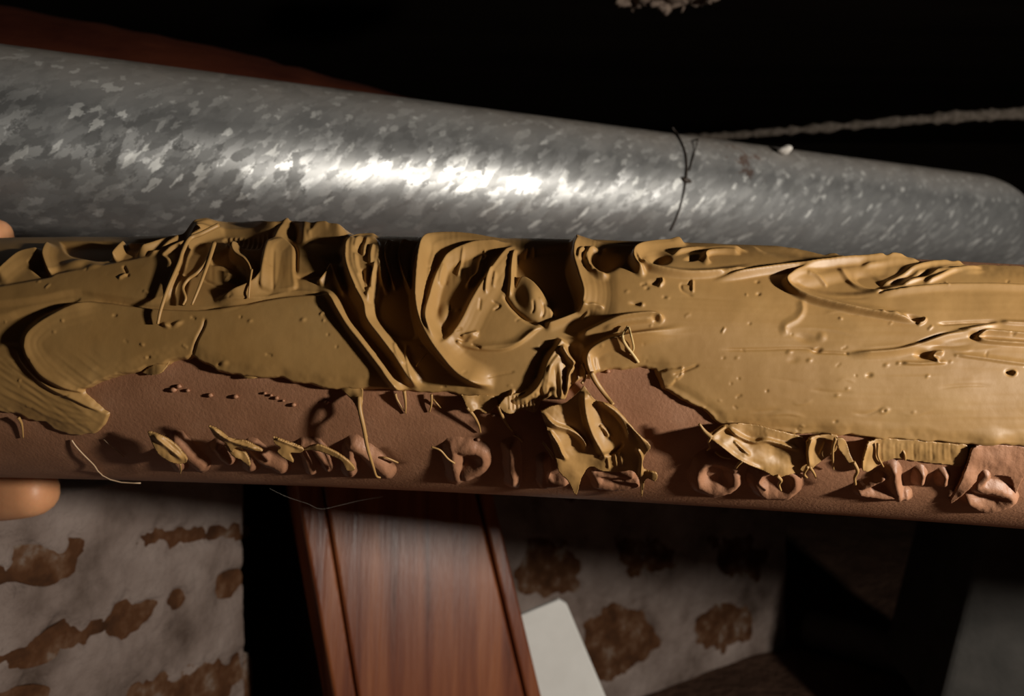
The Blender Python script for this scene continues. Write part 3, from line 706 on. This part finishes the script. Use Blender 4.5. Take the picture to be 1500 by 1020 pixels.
HM = 1.5                         # relief is laid out at this mean height
def build_coat():
    xs = np.linspace(X0 - 9, X1 + 70, 1620)
    th = np.concatenate([np.linspace(math.radians(-66), math.radians(76), 400), np.linspace(math.radians(76.6), math.radians(125), 60)])
    x, t = np.meshgrid(xs, th)
    p = spt(x, t, RC + HM); u = 750 + F * p[..., 0] / p[..., 1]; v = 510 - F * p[..., 2] / p[..., 1]
    # past the horizon of the pipe let the layout run on evenly
    dv = np.diff(v, axis=0); dv = np.minimum(dv, -.55); v = np.vstack([v[:1], v[:1] + np.cumsum(dv, 0)])
    h = sample(u, v)
    fade = smooth01((math.radians(125) - t) / math.radians(12)); h = h * fade - .9 * (1 - fade)
    p = spt(x, t, RC + h)
    ix = np.arange(x.size).reshape(x.shape)
    keep = np.maximum.reduce([h[:-1, :-1], h[:-1, 1:], h[1:, 1:], h[1:, :-1]]) > -.25
    q = np.stack([ix[:-1, :-1], ix[:-1, 1:], ix[1:, 1:], ix[1:, :-1]], -1)[keep]
    used, invi = np.unique(q, return_inverse=True)
    return mesh_from('putty_coat', W(p.reshape(-1, 3)[used]), invi.reshape(-1, 4), M['putty'])
coat = build_coat(); adopt(coat, cp); coat['label'] = 'thick ochre putty smeared along the pipe'

# ------------------------------------------------------------------ raised lettering on the pipe
def letter(strokes, h=2.6, wd=13, dome=True):
    strokes = [s if isinstance(s, tuple) else (s, 0) for s in strokes]
    c_all = np.vstack([np.asarray(s[0], float) for s in strokes]); m = wd * 2.3 + 6
    u0, v0 = c_all.min(0) - m; u1, v1 = c_all.max(0) + m
    u, v = np.meshgrid(np.arange(u0, u1, 1.6), np.arange(v0, v1, 1.6)); d = np.full(u.shape, 1e9)
    for s, off in strokes:
        c = catmull(s, 6)
        for i in range(len(c) - 1):
            ax, ay = c[i]; ex, ey = c[i + 1] - c[i]; l2 = ex * ex + ey * ey + 1e-9
            t = np.clip(((u - ax) * ex + (v - ay) * ey) / l2, 0, 1); d = np.minimum(d, np.hypot(u - ax - t * ex, v - ay - t * ey) + off)
    d = d + 2.6 * fbm(u, v, 16, int(u0) + 5, 3)
    hh = .74 * h * (.62 * smooth01((wd * 1.35 - d) / (wd * 1.3)) + .34 * smooth01((wd * 2.3 - d) / (wd * 2.3))) + .16 * fbm(u, v, 11, 77, 3) - .32
    x, th = inv(u, v, 2.0); p = spt(x, th, RC + hh)
    ix = np.arange(u.size).reshape(u.shape)
    keep = np.maximum.reduce([hh[:-1, :-1], hh[:-1, 1:], hh[1:, 1:], hh[1:, :-1]]) > -.22
    q = np.stack([ix[:-1, :-1], ix[:-1, 1:], ix[1:, 1:], ix[1:, :-1]], -1)[keep][:, ::-1]
    used, ii = np.unique(q, return_inverse=True)
    o = mesh_from('embossed_letter', W(p.reshape(-1, 3)[used]), ii.reshape(-1, 4), M['clay']); adopt(o, cp)
    return o
letter([[(246, 668), (256, 682), (262, 690)], [(256, 652), (272, 672), (292, 690)]], 2.6, 11)
letter([[(316, 662), (325, 672), (334, 680)], [(366, 664), (385, 680), (410, 692)], [(366, 664), (366, 690)]], 2.8, 11)
letter([[(442, 660), (447, 676), (455, 696)], [(442, 660), (462, 664), (480, 692)]], 2.8, 9)
letter([[(515, 658), (535, 672), (552, 686), (566, 700)], [(512, 668), (512, 698)]], 2.8, 11)
letter([[(664, 664), (664, 684), (668, 706)], [(664, 664), (688, 664), (706, 674), (704, 690), (682, 702)]], 2.6, 13)
letter([[(748, 662), (750, 686), (752, 712)]], 2.8, 12)
letter([[(796, 682), (797, 700), (798, 716)], [(797, 714), (812, 716), (826, 714)]], 2.6, 9)
letter([[(868, 694), (880, 716)], [(872, 700), (900, 702), (925, 704)], [(878, 716), (905, 720), (932, 716)]], 2.4, 10)
letter([[(1078, 690), (1062, 682), (1040, 682), (1026, 696), (1024, 712), (1036, 724), (1058, 726), (1076, 718), (1078, 706)]], 2.7, 12)
letter([[(1116, 698), (1110, 714), (1122, 730)], [(1116, 698), (1140, 690), (1162, 700), (1166, 716), (1154, 730), (1124, 732)]], 2.7, 12)
letter([[(1312, 696), (1314, 712), (1318, 732)], ([(1298, 706), (1284, 714), (1266, 722)], 7), ([(1262, 728), (1290, 732), (1330, 734)], 4)], 3.2, 12)
letter([[(1354, 702), (1352, 712)]], 2.8, 9)
letter([[(1388, 704), (1386, 713)]], 2.8, 9)
letter([[(1448, 704), (1440, 712), (1436, 720), (1456, 724), (1480, 732), (1484, 742), (1462, 750), (1440, 750), (1422, 742)]], 2.7, 11)

# ------------------------------------------------------------------ loose putty: flaps and strands
def flap(poly, ctrl, crests=(), rag=1.2, seed=0, thick=.55, mat=None, name='putty_flap'):
    pl_ = catmull(list(poly) + [poly[0]], 4)[:-1]
    u0, v0 = pl_.min(0) - 4; u1, v1 = pl_.max(0) + 4
    u, v = np.meshgrid(np.arange(u0, u1, 1.4), np.arange(v0, v1, 1.4))
    d = sdist(pl_, u, v) + rag * fbm(u, v, 9, seed, 3)
    c = np.asarray(ctrl, float); wsum = 0; hs = 0
    for a in c:
        w_ = 1.0 / (((u - a[0]) ** 2 + (v - a[1]) ** 2) + 30) ** 1.3; wsum = wsum + w_; hs = hs + w_ * a[2]
    h = hs / wsum
    global R_
    keepR = R_; R_ = np.zeros_like(U)
    for cr in crests: ridge(*cr)
    h = h + sample(u, v, R_); R_ = keepR
    h = h + .05 * vnoise(u, v, 4, 22, seed + 3) + .12 * fbm(u, v, 12, seed + 9, 3)
    gy, gx = np.gradient(d, 1.4); out = d < 0
    u = np.where(out, u - d * gx, u); v = np.where(out, v - d * gy, v)
    x, th = inv(u, v, h); p = spt(x, th, RC + h); pb = spt(x, th, RC + h - thick)
    ok = d > -1.2
    ix = np.arange(u.size).reshape(u.shape)
    keep = ok[:-1, :-1] & ok[:-1, 1:] & ok[1:, 1:] & ok[1:, :-1]
    q = np.stack([ix[:-1, :-1], ix[:-1, 1:], ix[1:, 1:], ix[1:, :-1]], -1)[keep][:, ::-1]
    e = np.concatenate([q[:, [0, 1]], q[:, [1, 2]], q[:, [2, 3]], q[:, [3, 0]]])
    key = np.sort(e, 1); key = key[:, 0].astype(np.int64) * u.size + key[:, 1]
    _, first, cnt = np.unique(key, return_index=True, return_counts=True)
    be = e[first[cnt == 1]]; n = u.size
    side = np.stack([be[:, 1], be[:, 0], be[:, 0] + n, be[:, 1] + n], -1)
    fs = np.vstack([q, q[:, ::-1] + n, side])
    used, ii = np.unique(fs, return_inverse=True)
    o = mesh_from(name, W(np.vstack([p.reshape(-1, 3), pb.reshape(-1, 3)])[used]), ii.reshape(-1, 4), mat or M['putty']); adopt(o, cp)
    return o

flap([(792, 603), (806, 596), (830, 590), (850, 572), (857, 566), (872, 586), (900, 596), (930, 630), (953, 654), (944, 668), (943, 688), (962, 694), (960, 706), (946, 702),
      (940, 728), (936, 704), (925, 690), (905, 692), (880, 690), (864, 684), (852, 700), (844, 726), (832, 706), (818, 690), (814, 672), (808, 650), (800, 625)],
     [(792, 603, 4.6), (800, 625, 5.2), (808, 650, 5.2), (816, 680, 4.6), (832, 706, 3.4), (844, 726, 2.4), (857, 568, 5.0), (845, 610, 3.2), (850, 650, 2.6), (880, 640, 2.2), (900, 660, 1.8), (925, 632, 3.4),
      (952, 654, 4.6), (940, 680, 2.4), (940, 726, 1.6), (962, 695, 3.4), (905, 690, 1.2), (868, 686, 1.8), (888, 600, 3.0)],
     [([(857, 570), (856, 590), (860, 615), (868, 638), (880, 660), (890, 676)], 2.6, 8, 22, 1.4),
      ([(858, 572), (886, 592), (906, 610), (919, 630), (921, 648)], 1.3, 5, 5, 1.4),
      ([(872, 588), (900, 600), (928, 630), (948, 652)], 1.6, 6, 10, 1.4),
      ([(794, 604), (812, 622), (835, 630), (850, 640), (858, 652), (856, 664)], 1.6, 7, 5, 1.4),
      ([(804, 630), (817, 650), (824, 666), (832, 676)], 1.2, 5, 5, 1.4),
      ([(878, 622), (888, 632), (892, 642)], .8, 4, 4, 1.4), ([(872, 668), (896, 664), (914, 648)], -.9, 4, 5, 1.4),
      ([(932, 655), (940, 672), (938, 700)], 1.0, 5, 5, 1.4), ([(900, 664), (904, 686)], .5, 3, 3), ([(908, 662), (912, 686)], .5, 3, 3), ([(890, 668), (892, 688)], .5, 3, 3)], 1.0, 301)
flap([(1027, 626), (1040, 636), (1062, 623), (1100, 622), (1150, 634), (1176, 642), (1184, 660), (1180, 690), (1160, 694), (1140, 700), (1120, 691), (1086, 676), (1058, 656), (1040, 642)],
     [(1027, 626, 4.2), (1040, 642, 4.6), (1058, 656, 4.6), (1086, 677, 4.2), (1120, 691, 3.2), (1141, 700, 2.6), (1062, 624, 2.2), (1100, 640, 1.6), (1140, 660, 1.3), (1176, 645, 1.0), (1182, 688, .8), (1100, 622, 1.6)],
     [([(1064, 625), (1080, 638), (1104, 648), (1122, 646), (1150, 653), (1176, 662)], 1.2, 4, 6, 1.4), ([(1074, 645), (1090, 660), (1100, 668)], .7, 3, 4), ([(1040, 642), (1060, 657), (1086, 676), (1120, 690)], .8, 4, 7)], 1.0, 311)
flap([(1182, 648), (1192, 640), (1226, 638), (1226, 656), (1220, 664), (1200, 678), (1186, 690), (1182, 676)],
     [(1182, 650, 3.0), (1184, 688, 2.0), (1224, 642, 1.4), (1218, 664, 1.0), (1200, 660, 1.4)], [([(1190, 642), (1184, 660), (1186, 686)], 1.0, 4, 8), ([(1210, 645), (1206, 655), (1200, 668)], .5, 3, 4)], .8, 321)
flap([(1226, 642), (1238, 645), (1246, 668), (1252, 680), (1246, 682), (1236, 668), (1228, 656)], [(1228, 645, 3.4), (1240, 655, 2.6), (1250, 680, 3.0)], [], .5, 331)
flap([(1272, 648), (1300, 643), (1400, 651), (1418, 656), (1412, 682), (1380, 680), (1340, 676), (1310, 672), (1285, 682), (1276, 690), (1264, 690), (1266, 668)],
     [(1268, 655, 2.2), (1262, 690, 1.8), (1290, 650, 1.0), (1340, 650, .9), (1400, 655, .8), (1400, 680, .3), (1340, 676, .3), (1290, 680, .5)],
     [([(1272, 650), (1266, 668), (1260, 690)], 1.0, 4, 5)] + [([(1284 + k * 9, 648), (1284 + k * 9, 662), (1285 + k * 9, 676)], .06 * (1 if k % 3 else -1.1) * (1 + .6 * math.sin(k * 2.3)), 3, 4) for k in range(14)], 1.6, 341)
flap([(1424, 658), (1450, 652), (1590, 664), (1590, 690), (1510, 692), (1488, 724), (1480, 700), (1440, 700), (1412, 724), (1392, 738), (1408, 705), (1418, 680)],
     [(1424, 660, 1.6), (1412, 700, 1.8), (1394, 736, .8), (1450, 660, .9), (1500, 670, .7), (1590, 680, .6), (1440, 690, .6), (1488, 720, .6)], [], 1.2, 351, mat=M['clay'])
flap([(494, 566), (528, 566), (531, 586), (530, 600), (534, 625), (538, 642), (532, 632), (525, 606), (518, 590), (507, 578)], [(494, 566, 1.0), (528, 567, 1.3), (512, 574, 1.6), (524, 590, 3.2), (533, 636, 4.2)], [], .4, 361)
flap([(208, 546), (222, 536), (248, 527), (238, 545), (222, 550)], [(208, 546, .8), (248, 527, 1.0), (230, 542, 1.5)], [], .5, 363)
flap([(348, 547), (364, 540), (386, 548), (372, 555), (358, 554)], [(348, 547, .9), (386, 548, .9), (366, 547, 1.7)], [], .5, 365)
flap([(216, 633), (234, 638), (256, 652), (274, 674), (262, 680), (242, 674), (228, 660)], [(216, 633, 3.6), (228, 660, 4.4), (242, 674, 4.2), (256, 652, 3.0), (274, 676, 2.8)], [([(222, 637), (245, 655), (270, 676)], .8, 6, 8)], .8, 371)
flap([(305, 624), (320, 630), (336, 643), (362, 648), (384, 661), (366, 660), (345, 656), (340, 664), (330, 650), (315, 640)], [(305, 624, 4.2), (330, 645, 3.8), (384, 662, 3.4), (350, 656, 3.4)], [([(308, 626), (335, 645), (380, 660)], .8, 4, 5)], .7, 381)
flap([(328, 652), (340, 668), (352, 674), (366, 684), (362, 668), (350, 658)], [(328, 652, 3.0), (345, 672, 3.4), (364, 684, 3.0), (355, 660, 2.4)], [], .6, 386)
flap([(400, 640), (420, 648), (444, 658), (438, 664), (424, 664), (430, 678), (416, 672), (406, 662), (411, 656), (402, 650)], [(400, 641, 4.4), (410, 665, 4.0), (430, 677, 3.4), (440, 660, 3.0)], [([(402, 642), (422, 650), (442, 658)], .6, 3, 4)], .7, 391)
flap([(443, 660), (458, 653), (474, 655), (496, 666), (510, 676), (520, 688), (508, 690), (500, 676), (480, 666), (460, 660)], [(443, 660, 3.0), (474, 655, 3.6), (510, 678, 4.0), (518, 688, 3.4)], [], .7, 396)
flap([(675, 578), (684, 580), (722, 580), (728, 594), (712, 606), (700, 600), (690, 604), (684, 598)], [(676, 580, 2.6), (686, 600, 2.8), (705, 590, 1.4), (728, 592, 1.2)], [], .8, 401)
flap([(730, 594), (745, 580), (790, 572), (792, 590), (784, 604), (766, 600), (750, 606), (738, 604)], [(730, 594, 3.0), (738, 604, 2.8), (760, 590, 1.6), (790, 575, 1.4), (784, 602, 1.6)], [([(746 + k * 6, 578), (747 + k * 6, 602)], .35, 2, 3) for k in range(7)], .9, 411)

def strand(pts, r0, r1, mat='putty', name='putty_strand', parent=cp, n=8):
    c = catmull(pts, n); p = np.array([surf(a[0], a[1], a[2]) for a in c])
    o = tube(name, p, np.linspace(r0, r1, len(p)), M[mat], None, 8)
    if parent is not None: adopt(o, parent)
    return o
strand([(320, 330, 5.6), (296, 342, 4.8), (278, 350, 4.4), (268, 368, 4.0), (262, 386, 3.6), (247, 420, 3.4), (238, 446, 3.4), (234, 460, 3.4), (231, 475, 3.0)], .55, .3)
strand([(312, 362, 3.4), (303, 383, 3.2), (290, 399, 3.0), (276, 409, 2.6), (268, 422, 2.5), (272, 437, 2.5), (268, 447, 2.2)], .5, .25)
strand([(314, 356, 4.2), (306, 382, 3.4), (293, 418, 2.8), (281, 447, 2.3)], .5, .25)
strand([(369, 395, 4.0), (366, 415, 3.8), (364, 438, 2.6)], .25, .15)
strand([(526, 582, 2.8), (527, 600, 4.0), (533, 628, 4.4), (538, 655, 4.0), (546, 682, 3.6), (551, 697, 3.0), (557, 700, 2.6)], .55, .2)
strand([(592, 573, 1.4), (594, 590, 1.0), (594, 606, .3)], .4, .15); strand([(579, 577, 1.2), (582, 586, 1.0), (592, 602, .4)], .3, .15)
strand([(632, 578, 1.0), (632, 592, .8), (629, 604, .3)], .3, .15); strand([(634, 585, .8), (646, 598, .4)], .22, .12)
strand([(684, 597, 2.6), (694, 609, 2.0), (701, 622, 1.2), (704, 634, .4)], .4, .15)
strand([(730, 595, 2.8), (736, 610, 2.0), (744, 624, 1.2), (751, 632, .5)], .4, .18); strand([(753, 637, .6), (759, 641, 1.0), (765, 648, .5)], .25, .15)
strand([(866, 546, 3.2), (872, 558, 2.6), (880, 570, 2.2), (889, 582, 2.4), (898, 593, 3.4)], .6, .4)
strand([(853, 533, 1.6), (858, 545, 1.6), (856, 556, 1.6), (852, 562, 2.0)], .3, .3)
strand([(1024, 621, 4.4), (1032, 632, 4.6), (1042, 641, 4.8)], .25, .5); strand([(1043, 640, 4.8), (1052, 633, 4.0), (1062, 626, 2.4)], .25, .3)
strand([(1041, 641, 4.6), (1038, 648, 4.2), (1040, 656, 3.6), (1036, 660, 3.0)], .3, .15); strand([(1048, 662, 2.2), (1058, 669, 2.6), (1069, 671, 2.0)], .25, .3)
strand([(1087, 675, 4.4), (1082, 680, 4.2), (1078, 686, 3.8)], .4, .2); strand([(1138, 697, 2.8), (1144, 704, 2.8), (1141, 710, 2.6), (1144, 719, 2.2)], .4, .2)
strand([(1224, 642, 3.2), (1220, 656, 2.8), (1220, 675, 2.0), (1221, 688, .8)], .35, .15); strand([(1250, 677, 3.0), (1256, 690, 3.2), (1252, 700, 3.0), (1253, 710, 2.4)], .4, .25)
strand([(1183, 684, 2.4), (1178, 694, 1.6), (1182, 700, .8)], .35, .2); strand([(1186, 684, 2.0), (1192, 693, 1.6), (1195, 700, .6)], .3, .2)
strand([(1286, 650, 1.8), (1286, 668, 1.4), (1294, 684, .5)], .3, .15); strand([(1322, 660, .6), (1325, 666, .9), (1326, 674, .5)], .3, .2)
strand([(632, 655, 3.6), (645, 660, 3.8), (656, 672, 3.6), (666, 679, 3.2)], .2, .2); strand([(555, 670, .8), (566, 671, 1.2), (583, 678, .6)], .2, .2)
strand([(795, 648, 3.2), (804, 660, 3.6), (812, 672, 3.8)], .2, .35); strand([(264, 680, 3.0), (265, 688, 2.6), (264, 694, 2.0)], .25, .15)
strand([(590, 398, 3.6), (595, 410, 3.6), (601, 424, 3.2)], .25, .15); strand([(610, 537, 2.0), (618, 526, 2.2), (625, 518, 1.6)], .18, .12)
strand([(27, 612, 1.4), (32, 622, .8), (34, 642, .4)], .35, .15)
# small crumbs on the bare paint
for k, (u_, v_, r_) in enumerate([(254, 572, .6), (262, 567, .5), (275, 573, .4), (308, 580, .5), (345, 582, .5), (388, 577, .3), (397, 580, .3), (405, 584, .4), (415, 588, .25), (430, 594, .45), (478, 590, .5), (890, 545, .4), (700, 645, .4), (723, 610, .4)]):
    p = surf(u_, v_, .15)
    o = tube('putty_crumb', [p + np.array([-1.2 * r_, 0, 0]), p + np.array([-.5 * r_, -.1, .1]), p + np.array([.5 * r_, -.1, .1]), p + np.array([1.2 * r_, 0, 0])], [.2 * r_, .9 * r_, r_, .2 * r_], M['clay'], None, 8); adopt(o, cp)

# ------------------------------------------------------------------ loose things on the pipes
def on_coat(u, v, h): return surf(u, v, max(0, float(sample(np.array([u]), np.array([v]))[0])) + h)
st = tube('straw_fragment', [on_coat(*a) for a in catmull([(920, 478, 1.0), (912, 493, .9), (917, 506, 1.4), (926, 518, .9), (935, 531, .35)], 5)], .3, M['straw'])
tag(st, 'bent piece of straw stuck in the putty near the middle', 'straw')
st2 = tube('straw_fragment', [on_coat(*a) for a in catmull([(921, 479, 1.3), (926, 498, 1.2), (928, 510, .8), (925, 518, .35)], 5)], .22, M['straw'])
tag(st2, 'short straight straw crossing beside the bent piece of straw', 'straw')

M['galv'].node_tree.nodes['stain'].inputs[1].default_value = gal.matrix_world.inverted() @ Vector(W(galv_at(1092, 232)))
hp = [galv_at(u, v, h) for u, v, h in catmull([(985, 187, .6), (994, 200, .4), (1003, 220, .5), (1006, 240, .6), (1005, 262, .8), (1000, 290, .4), (992, 316, .4), (982, 338, .4)], 5)]
tag(tube('hair', hp, .42, M['hairdark'], None, 6), 'long dark hair curled round the galvanised pipe', 'hair')
hp = [galv_at(u, v, h) for u, v, h in catmull([(1010, 250, .6), (1014, 235, .6), (1019, 218, .8), (1022, 206, 2.0)], 5)] + [P(1024, 197, 372)]
tag(tube('hair', hp, .3, M['hairdark'], None, 6), 'short dark hair sticking up beside the curled long one', 'hair')
kn = tube('lint_knot', [galv_at(999, 260, .6), galv_at(1003, 263, .9), galv_at(1008, 265, .9), galv_at(1013, 267, .5)], [.4, 1.2, 1.1, .3], M['hairdark'], None, 8)
tag(kn, 'tiny dark lint knot where the two hairs meet on the pipe', 'lint')
def crumbly(name, centre, r, mat, seed, squash=.7):
    bm = bmesh.new(); bmesh.ops.create_icosphere(bm, subdivisions=3, radius=1)
    rr = np.random.default_rng(seed)
    ph = rr.random((6, 3)) * 6; fr = rr.normal(0, 1.6, (6, 3))
    for vt in bm.verts:
        c = np.array(vt.co); k = 1 + .16 * sum(math.sin(fr[i] @ c * 1.6 + ph[i, 0]) for i in range(6)) / 1.5
        vt.co = Vector((c[0] * k * r, c[1] * k * r, c[2] * k * r * squash))
    me = bpy.data.meshes.new(name); bm.to_mesh(me); bm.free(); me.materials.append(mat)
    o = bpy.data.objects.new(name, me); C.objects.link(o); o.location = W(centre)
    return o
cr_p = galv_at(1150, 223, 1.6) + np.array([0, 0, 1.2])
tag(crumbly('crumb', cr_p * MM / MM, 3.2 * MM, M['crumb'], 5), 'small white crumb resting on top of the galvanised pipe', 'crumb')

ph_ = np.array([surf(a[0], a[1], a[2]) for a in catmull([(105, 645, .3), (112, 655, .6), (124, 668, .8), (137, 681, .6), (143, 690, .8)], 6)])
tail = [P(u, v, 176) for u, v in [(150, 697), (162, 703), (178, 707), (196, 708), (206, 708)]]
tag(tube('hair', np.vstack([ph_, tail]), .16, M['hairpale'], None, 6), 'pale curved hair trailing under the coated pipe beside the fingertip', 'hair')
ph_ = np.array([surf(a[0], a[1], a[2]) for a in catmull([(152, 644, .3), (165, 656, .5), (182, 670, .3)], 6)])
tag(tube('hair', ph_, .12, M['hairpale'], None, 6), 'short pale hair lying on the brown paint above the curved hair', 'hair')
cb = [P(u, v, 182 + k) for k, (u, v) in enumerate(catmull([(395, 716), (420, 728), (450, 738), (470, 746), (500, 740), (530, 733), (560, 728)], 4))]
tag(tube('cobweb_thread', cb, .03, M['silk'], None, 5), 'fine cobweb thread sagging under the coated pipe before the post', 'cobweb')

# dusty cable crossing behind, upper right
ck = [P(u, v, d) for u, v, d in catmull([(960, 204, 560), (1040, 201, 548), (1150, 192, 535), (1270, 182, 520), (1390, 172, 505), (1500, 166, 495), (1640, 160, 480)], 14)]
nz = np.random.default_rng(8).normal(0, .6, len(ck)); cable = tube('dusty_cable', ck, np.clip(np.linspace(2.4, 4.0, len(ck)) + nz, 1.6, 5), M['dust'], None, 14)
tag(cable, 'old dusty cable crossing the dark above the galvanised pipe', 'cable')

# dusty cobweb clump hanging at the top
def clump():
    poly = np.array([(885, -40), (1060, -40), (1050, 2), (1005, 8), (999, 22), (994, 10), (975, 24), (962, 14), (930, 12), (900, 6)], float)
    pl_ = catmull(list(poly) + [poly[0]], 3)[:-1]
    u, v = np.meshgrid(np.arange(880, 1066, 2.5), np.arange(-44, 30, 2.5)); d = sdist(pl_, u, v) + 5 * fbm(u, v, 10, 5, 4)
    dep = 420 + 26 * fbm(u, v, 30, 15, 4)
    p = np.stack([(u - 750) / F * dep, dep, (510 - v) / F * dep], -1)
    ix = np.arange(u.size).reshape(u.shape); ok = d > 0; keep = ok[:-1, :-1] & ok[:-1, 1:] & ok[1:, 1:] & ok[1:, :-1]
    q = np.stack([ix[:-1, :-1], ix[:-1, 1:], ix[1:, 1:], ix[1:, :-1]], -1)[keep]
    used, ii = np.unique(q, return_inverse=True)
    o = mesh_from('cobweb_clump', W(p.reshape(-1, 3)[used]), ii.reshape(-1, 4), M['web'])
    s = o.modifiers.new('thickness', 'SOLIDIFY'); s.thickness = .003
    tag(o, 'ragged dusty cobweb clump hanging at the top edge', 'cobweb')
clump()

# ------------------------------------------------------------------ the hand that holds the pipe from the left
def hand():
    d0, z0 = [float(q) for q in axis(np.array(-135.0))]
    vs_, ed, rad = [], [], []
    def add(p, r, prev=None):
        ad, az = [float(q) for q in axis(np.array(float(p[0])))]; p = (p[0], p[1] + ad - d0, p[2] + az - z0)
        vs_.append(W(p)); rad.append(r * MM)
        if prev is not None: ed.append((prev, len(vs_) - 1))
        return len(vs_) - 1
    by = d0 + 56                                   # the palm lies behind the pipe
    wr = add((-330, by + 22, z0 - 12), 24)
    w2 = add((-290, by + 16, z0 - 8), 24, wr)
    pm = add((-255, by + 8, z0 - 6), 26, w2)
    p2 = add((-225, by + 6, z0 - 8), 22, pm)
    add((-440, by + 36, z0 - 20), 30, wr)
    # thumb over the top, index under the pipe, the rest folded below and behind
    def chain(root, pts):
        k = root
        for (x, y, z, r) in pts: k = add((x, y, z), r, k)
    chain(pm, [(-238, by - 2, z0 + 16, 11), (-206, d0 + 15, z0 + 33.5, 5.8), (-176, d0 + 10, z0 + 33.6, 5.2), (-150, d0 + 11, z0 + 34.4, 5.4), (-139, d0 + 11, z0 + 34.4, 5.0)])
    chain(p2, [(-205, by - 14, z0 - 30, 11), (-180, d0 + 27, z0 - 41, 9.2), (-152, d0 + 20, z0 - 39, 8.8), (-139, d0 + 19, z0 - 38, 8.4), (-131, d0 + 19, z0 - 37.4, 6.8)])
    chain(p2, [(-204, by + 2, z0 - 14, 9.6), (-180, d0 + 47, z0 - 20, 8.8), (-162, d0 + 44, z0 - 16, 8.0), (-150, d0 + 42, z0 - 12, 6.6)])
    chain(p2, [(-206, by + 12, z0 + 4, 9.2), (-184, d0 + 54, z0 + 2, 8.2), (-168, d0 + 48, z0 + 5, 7.4), (-158, d0 + 44, z0 + 7, 6.0)])
    chain(pm, [(-236, by + 26, z0 + 2, 8.6), (-214, by + 22, z0 + 10, 7.2), (-196, d0 + 62, z0 + 14, 6.6), (-184, d0 + 57, z0 + 14, 5.4)])
    me = bpy.data.meshes.new('person'); me.from_pydata([tuple(q) for q in vs_], ed, []); me.update()
    o = bpy.data.objects.new('person', me); C.objects.link(o); me.materials.append(M['skin'])
    sk = o.modifiers.new('skin', 'SKIN'); sk.use_smooth_shade = True
    for i, r in enumerate(rad): me.skin_vertices[0].data[i].radius = (r, r)
    me.skin_vertices[0].data[2].use_root = True
    sb = o.modifiers.new('sub', 'SUBSURF'); sb.levels = 2; sb.render_levels = 2
    tag(o, 'bare fingertips pinching the coated pipe at the left edge', 'person')
hand()
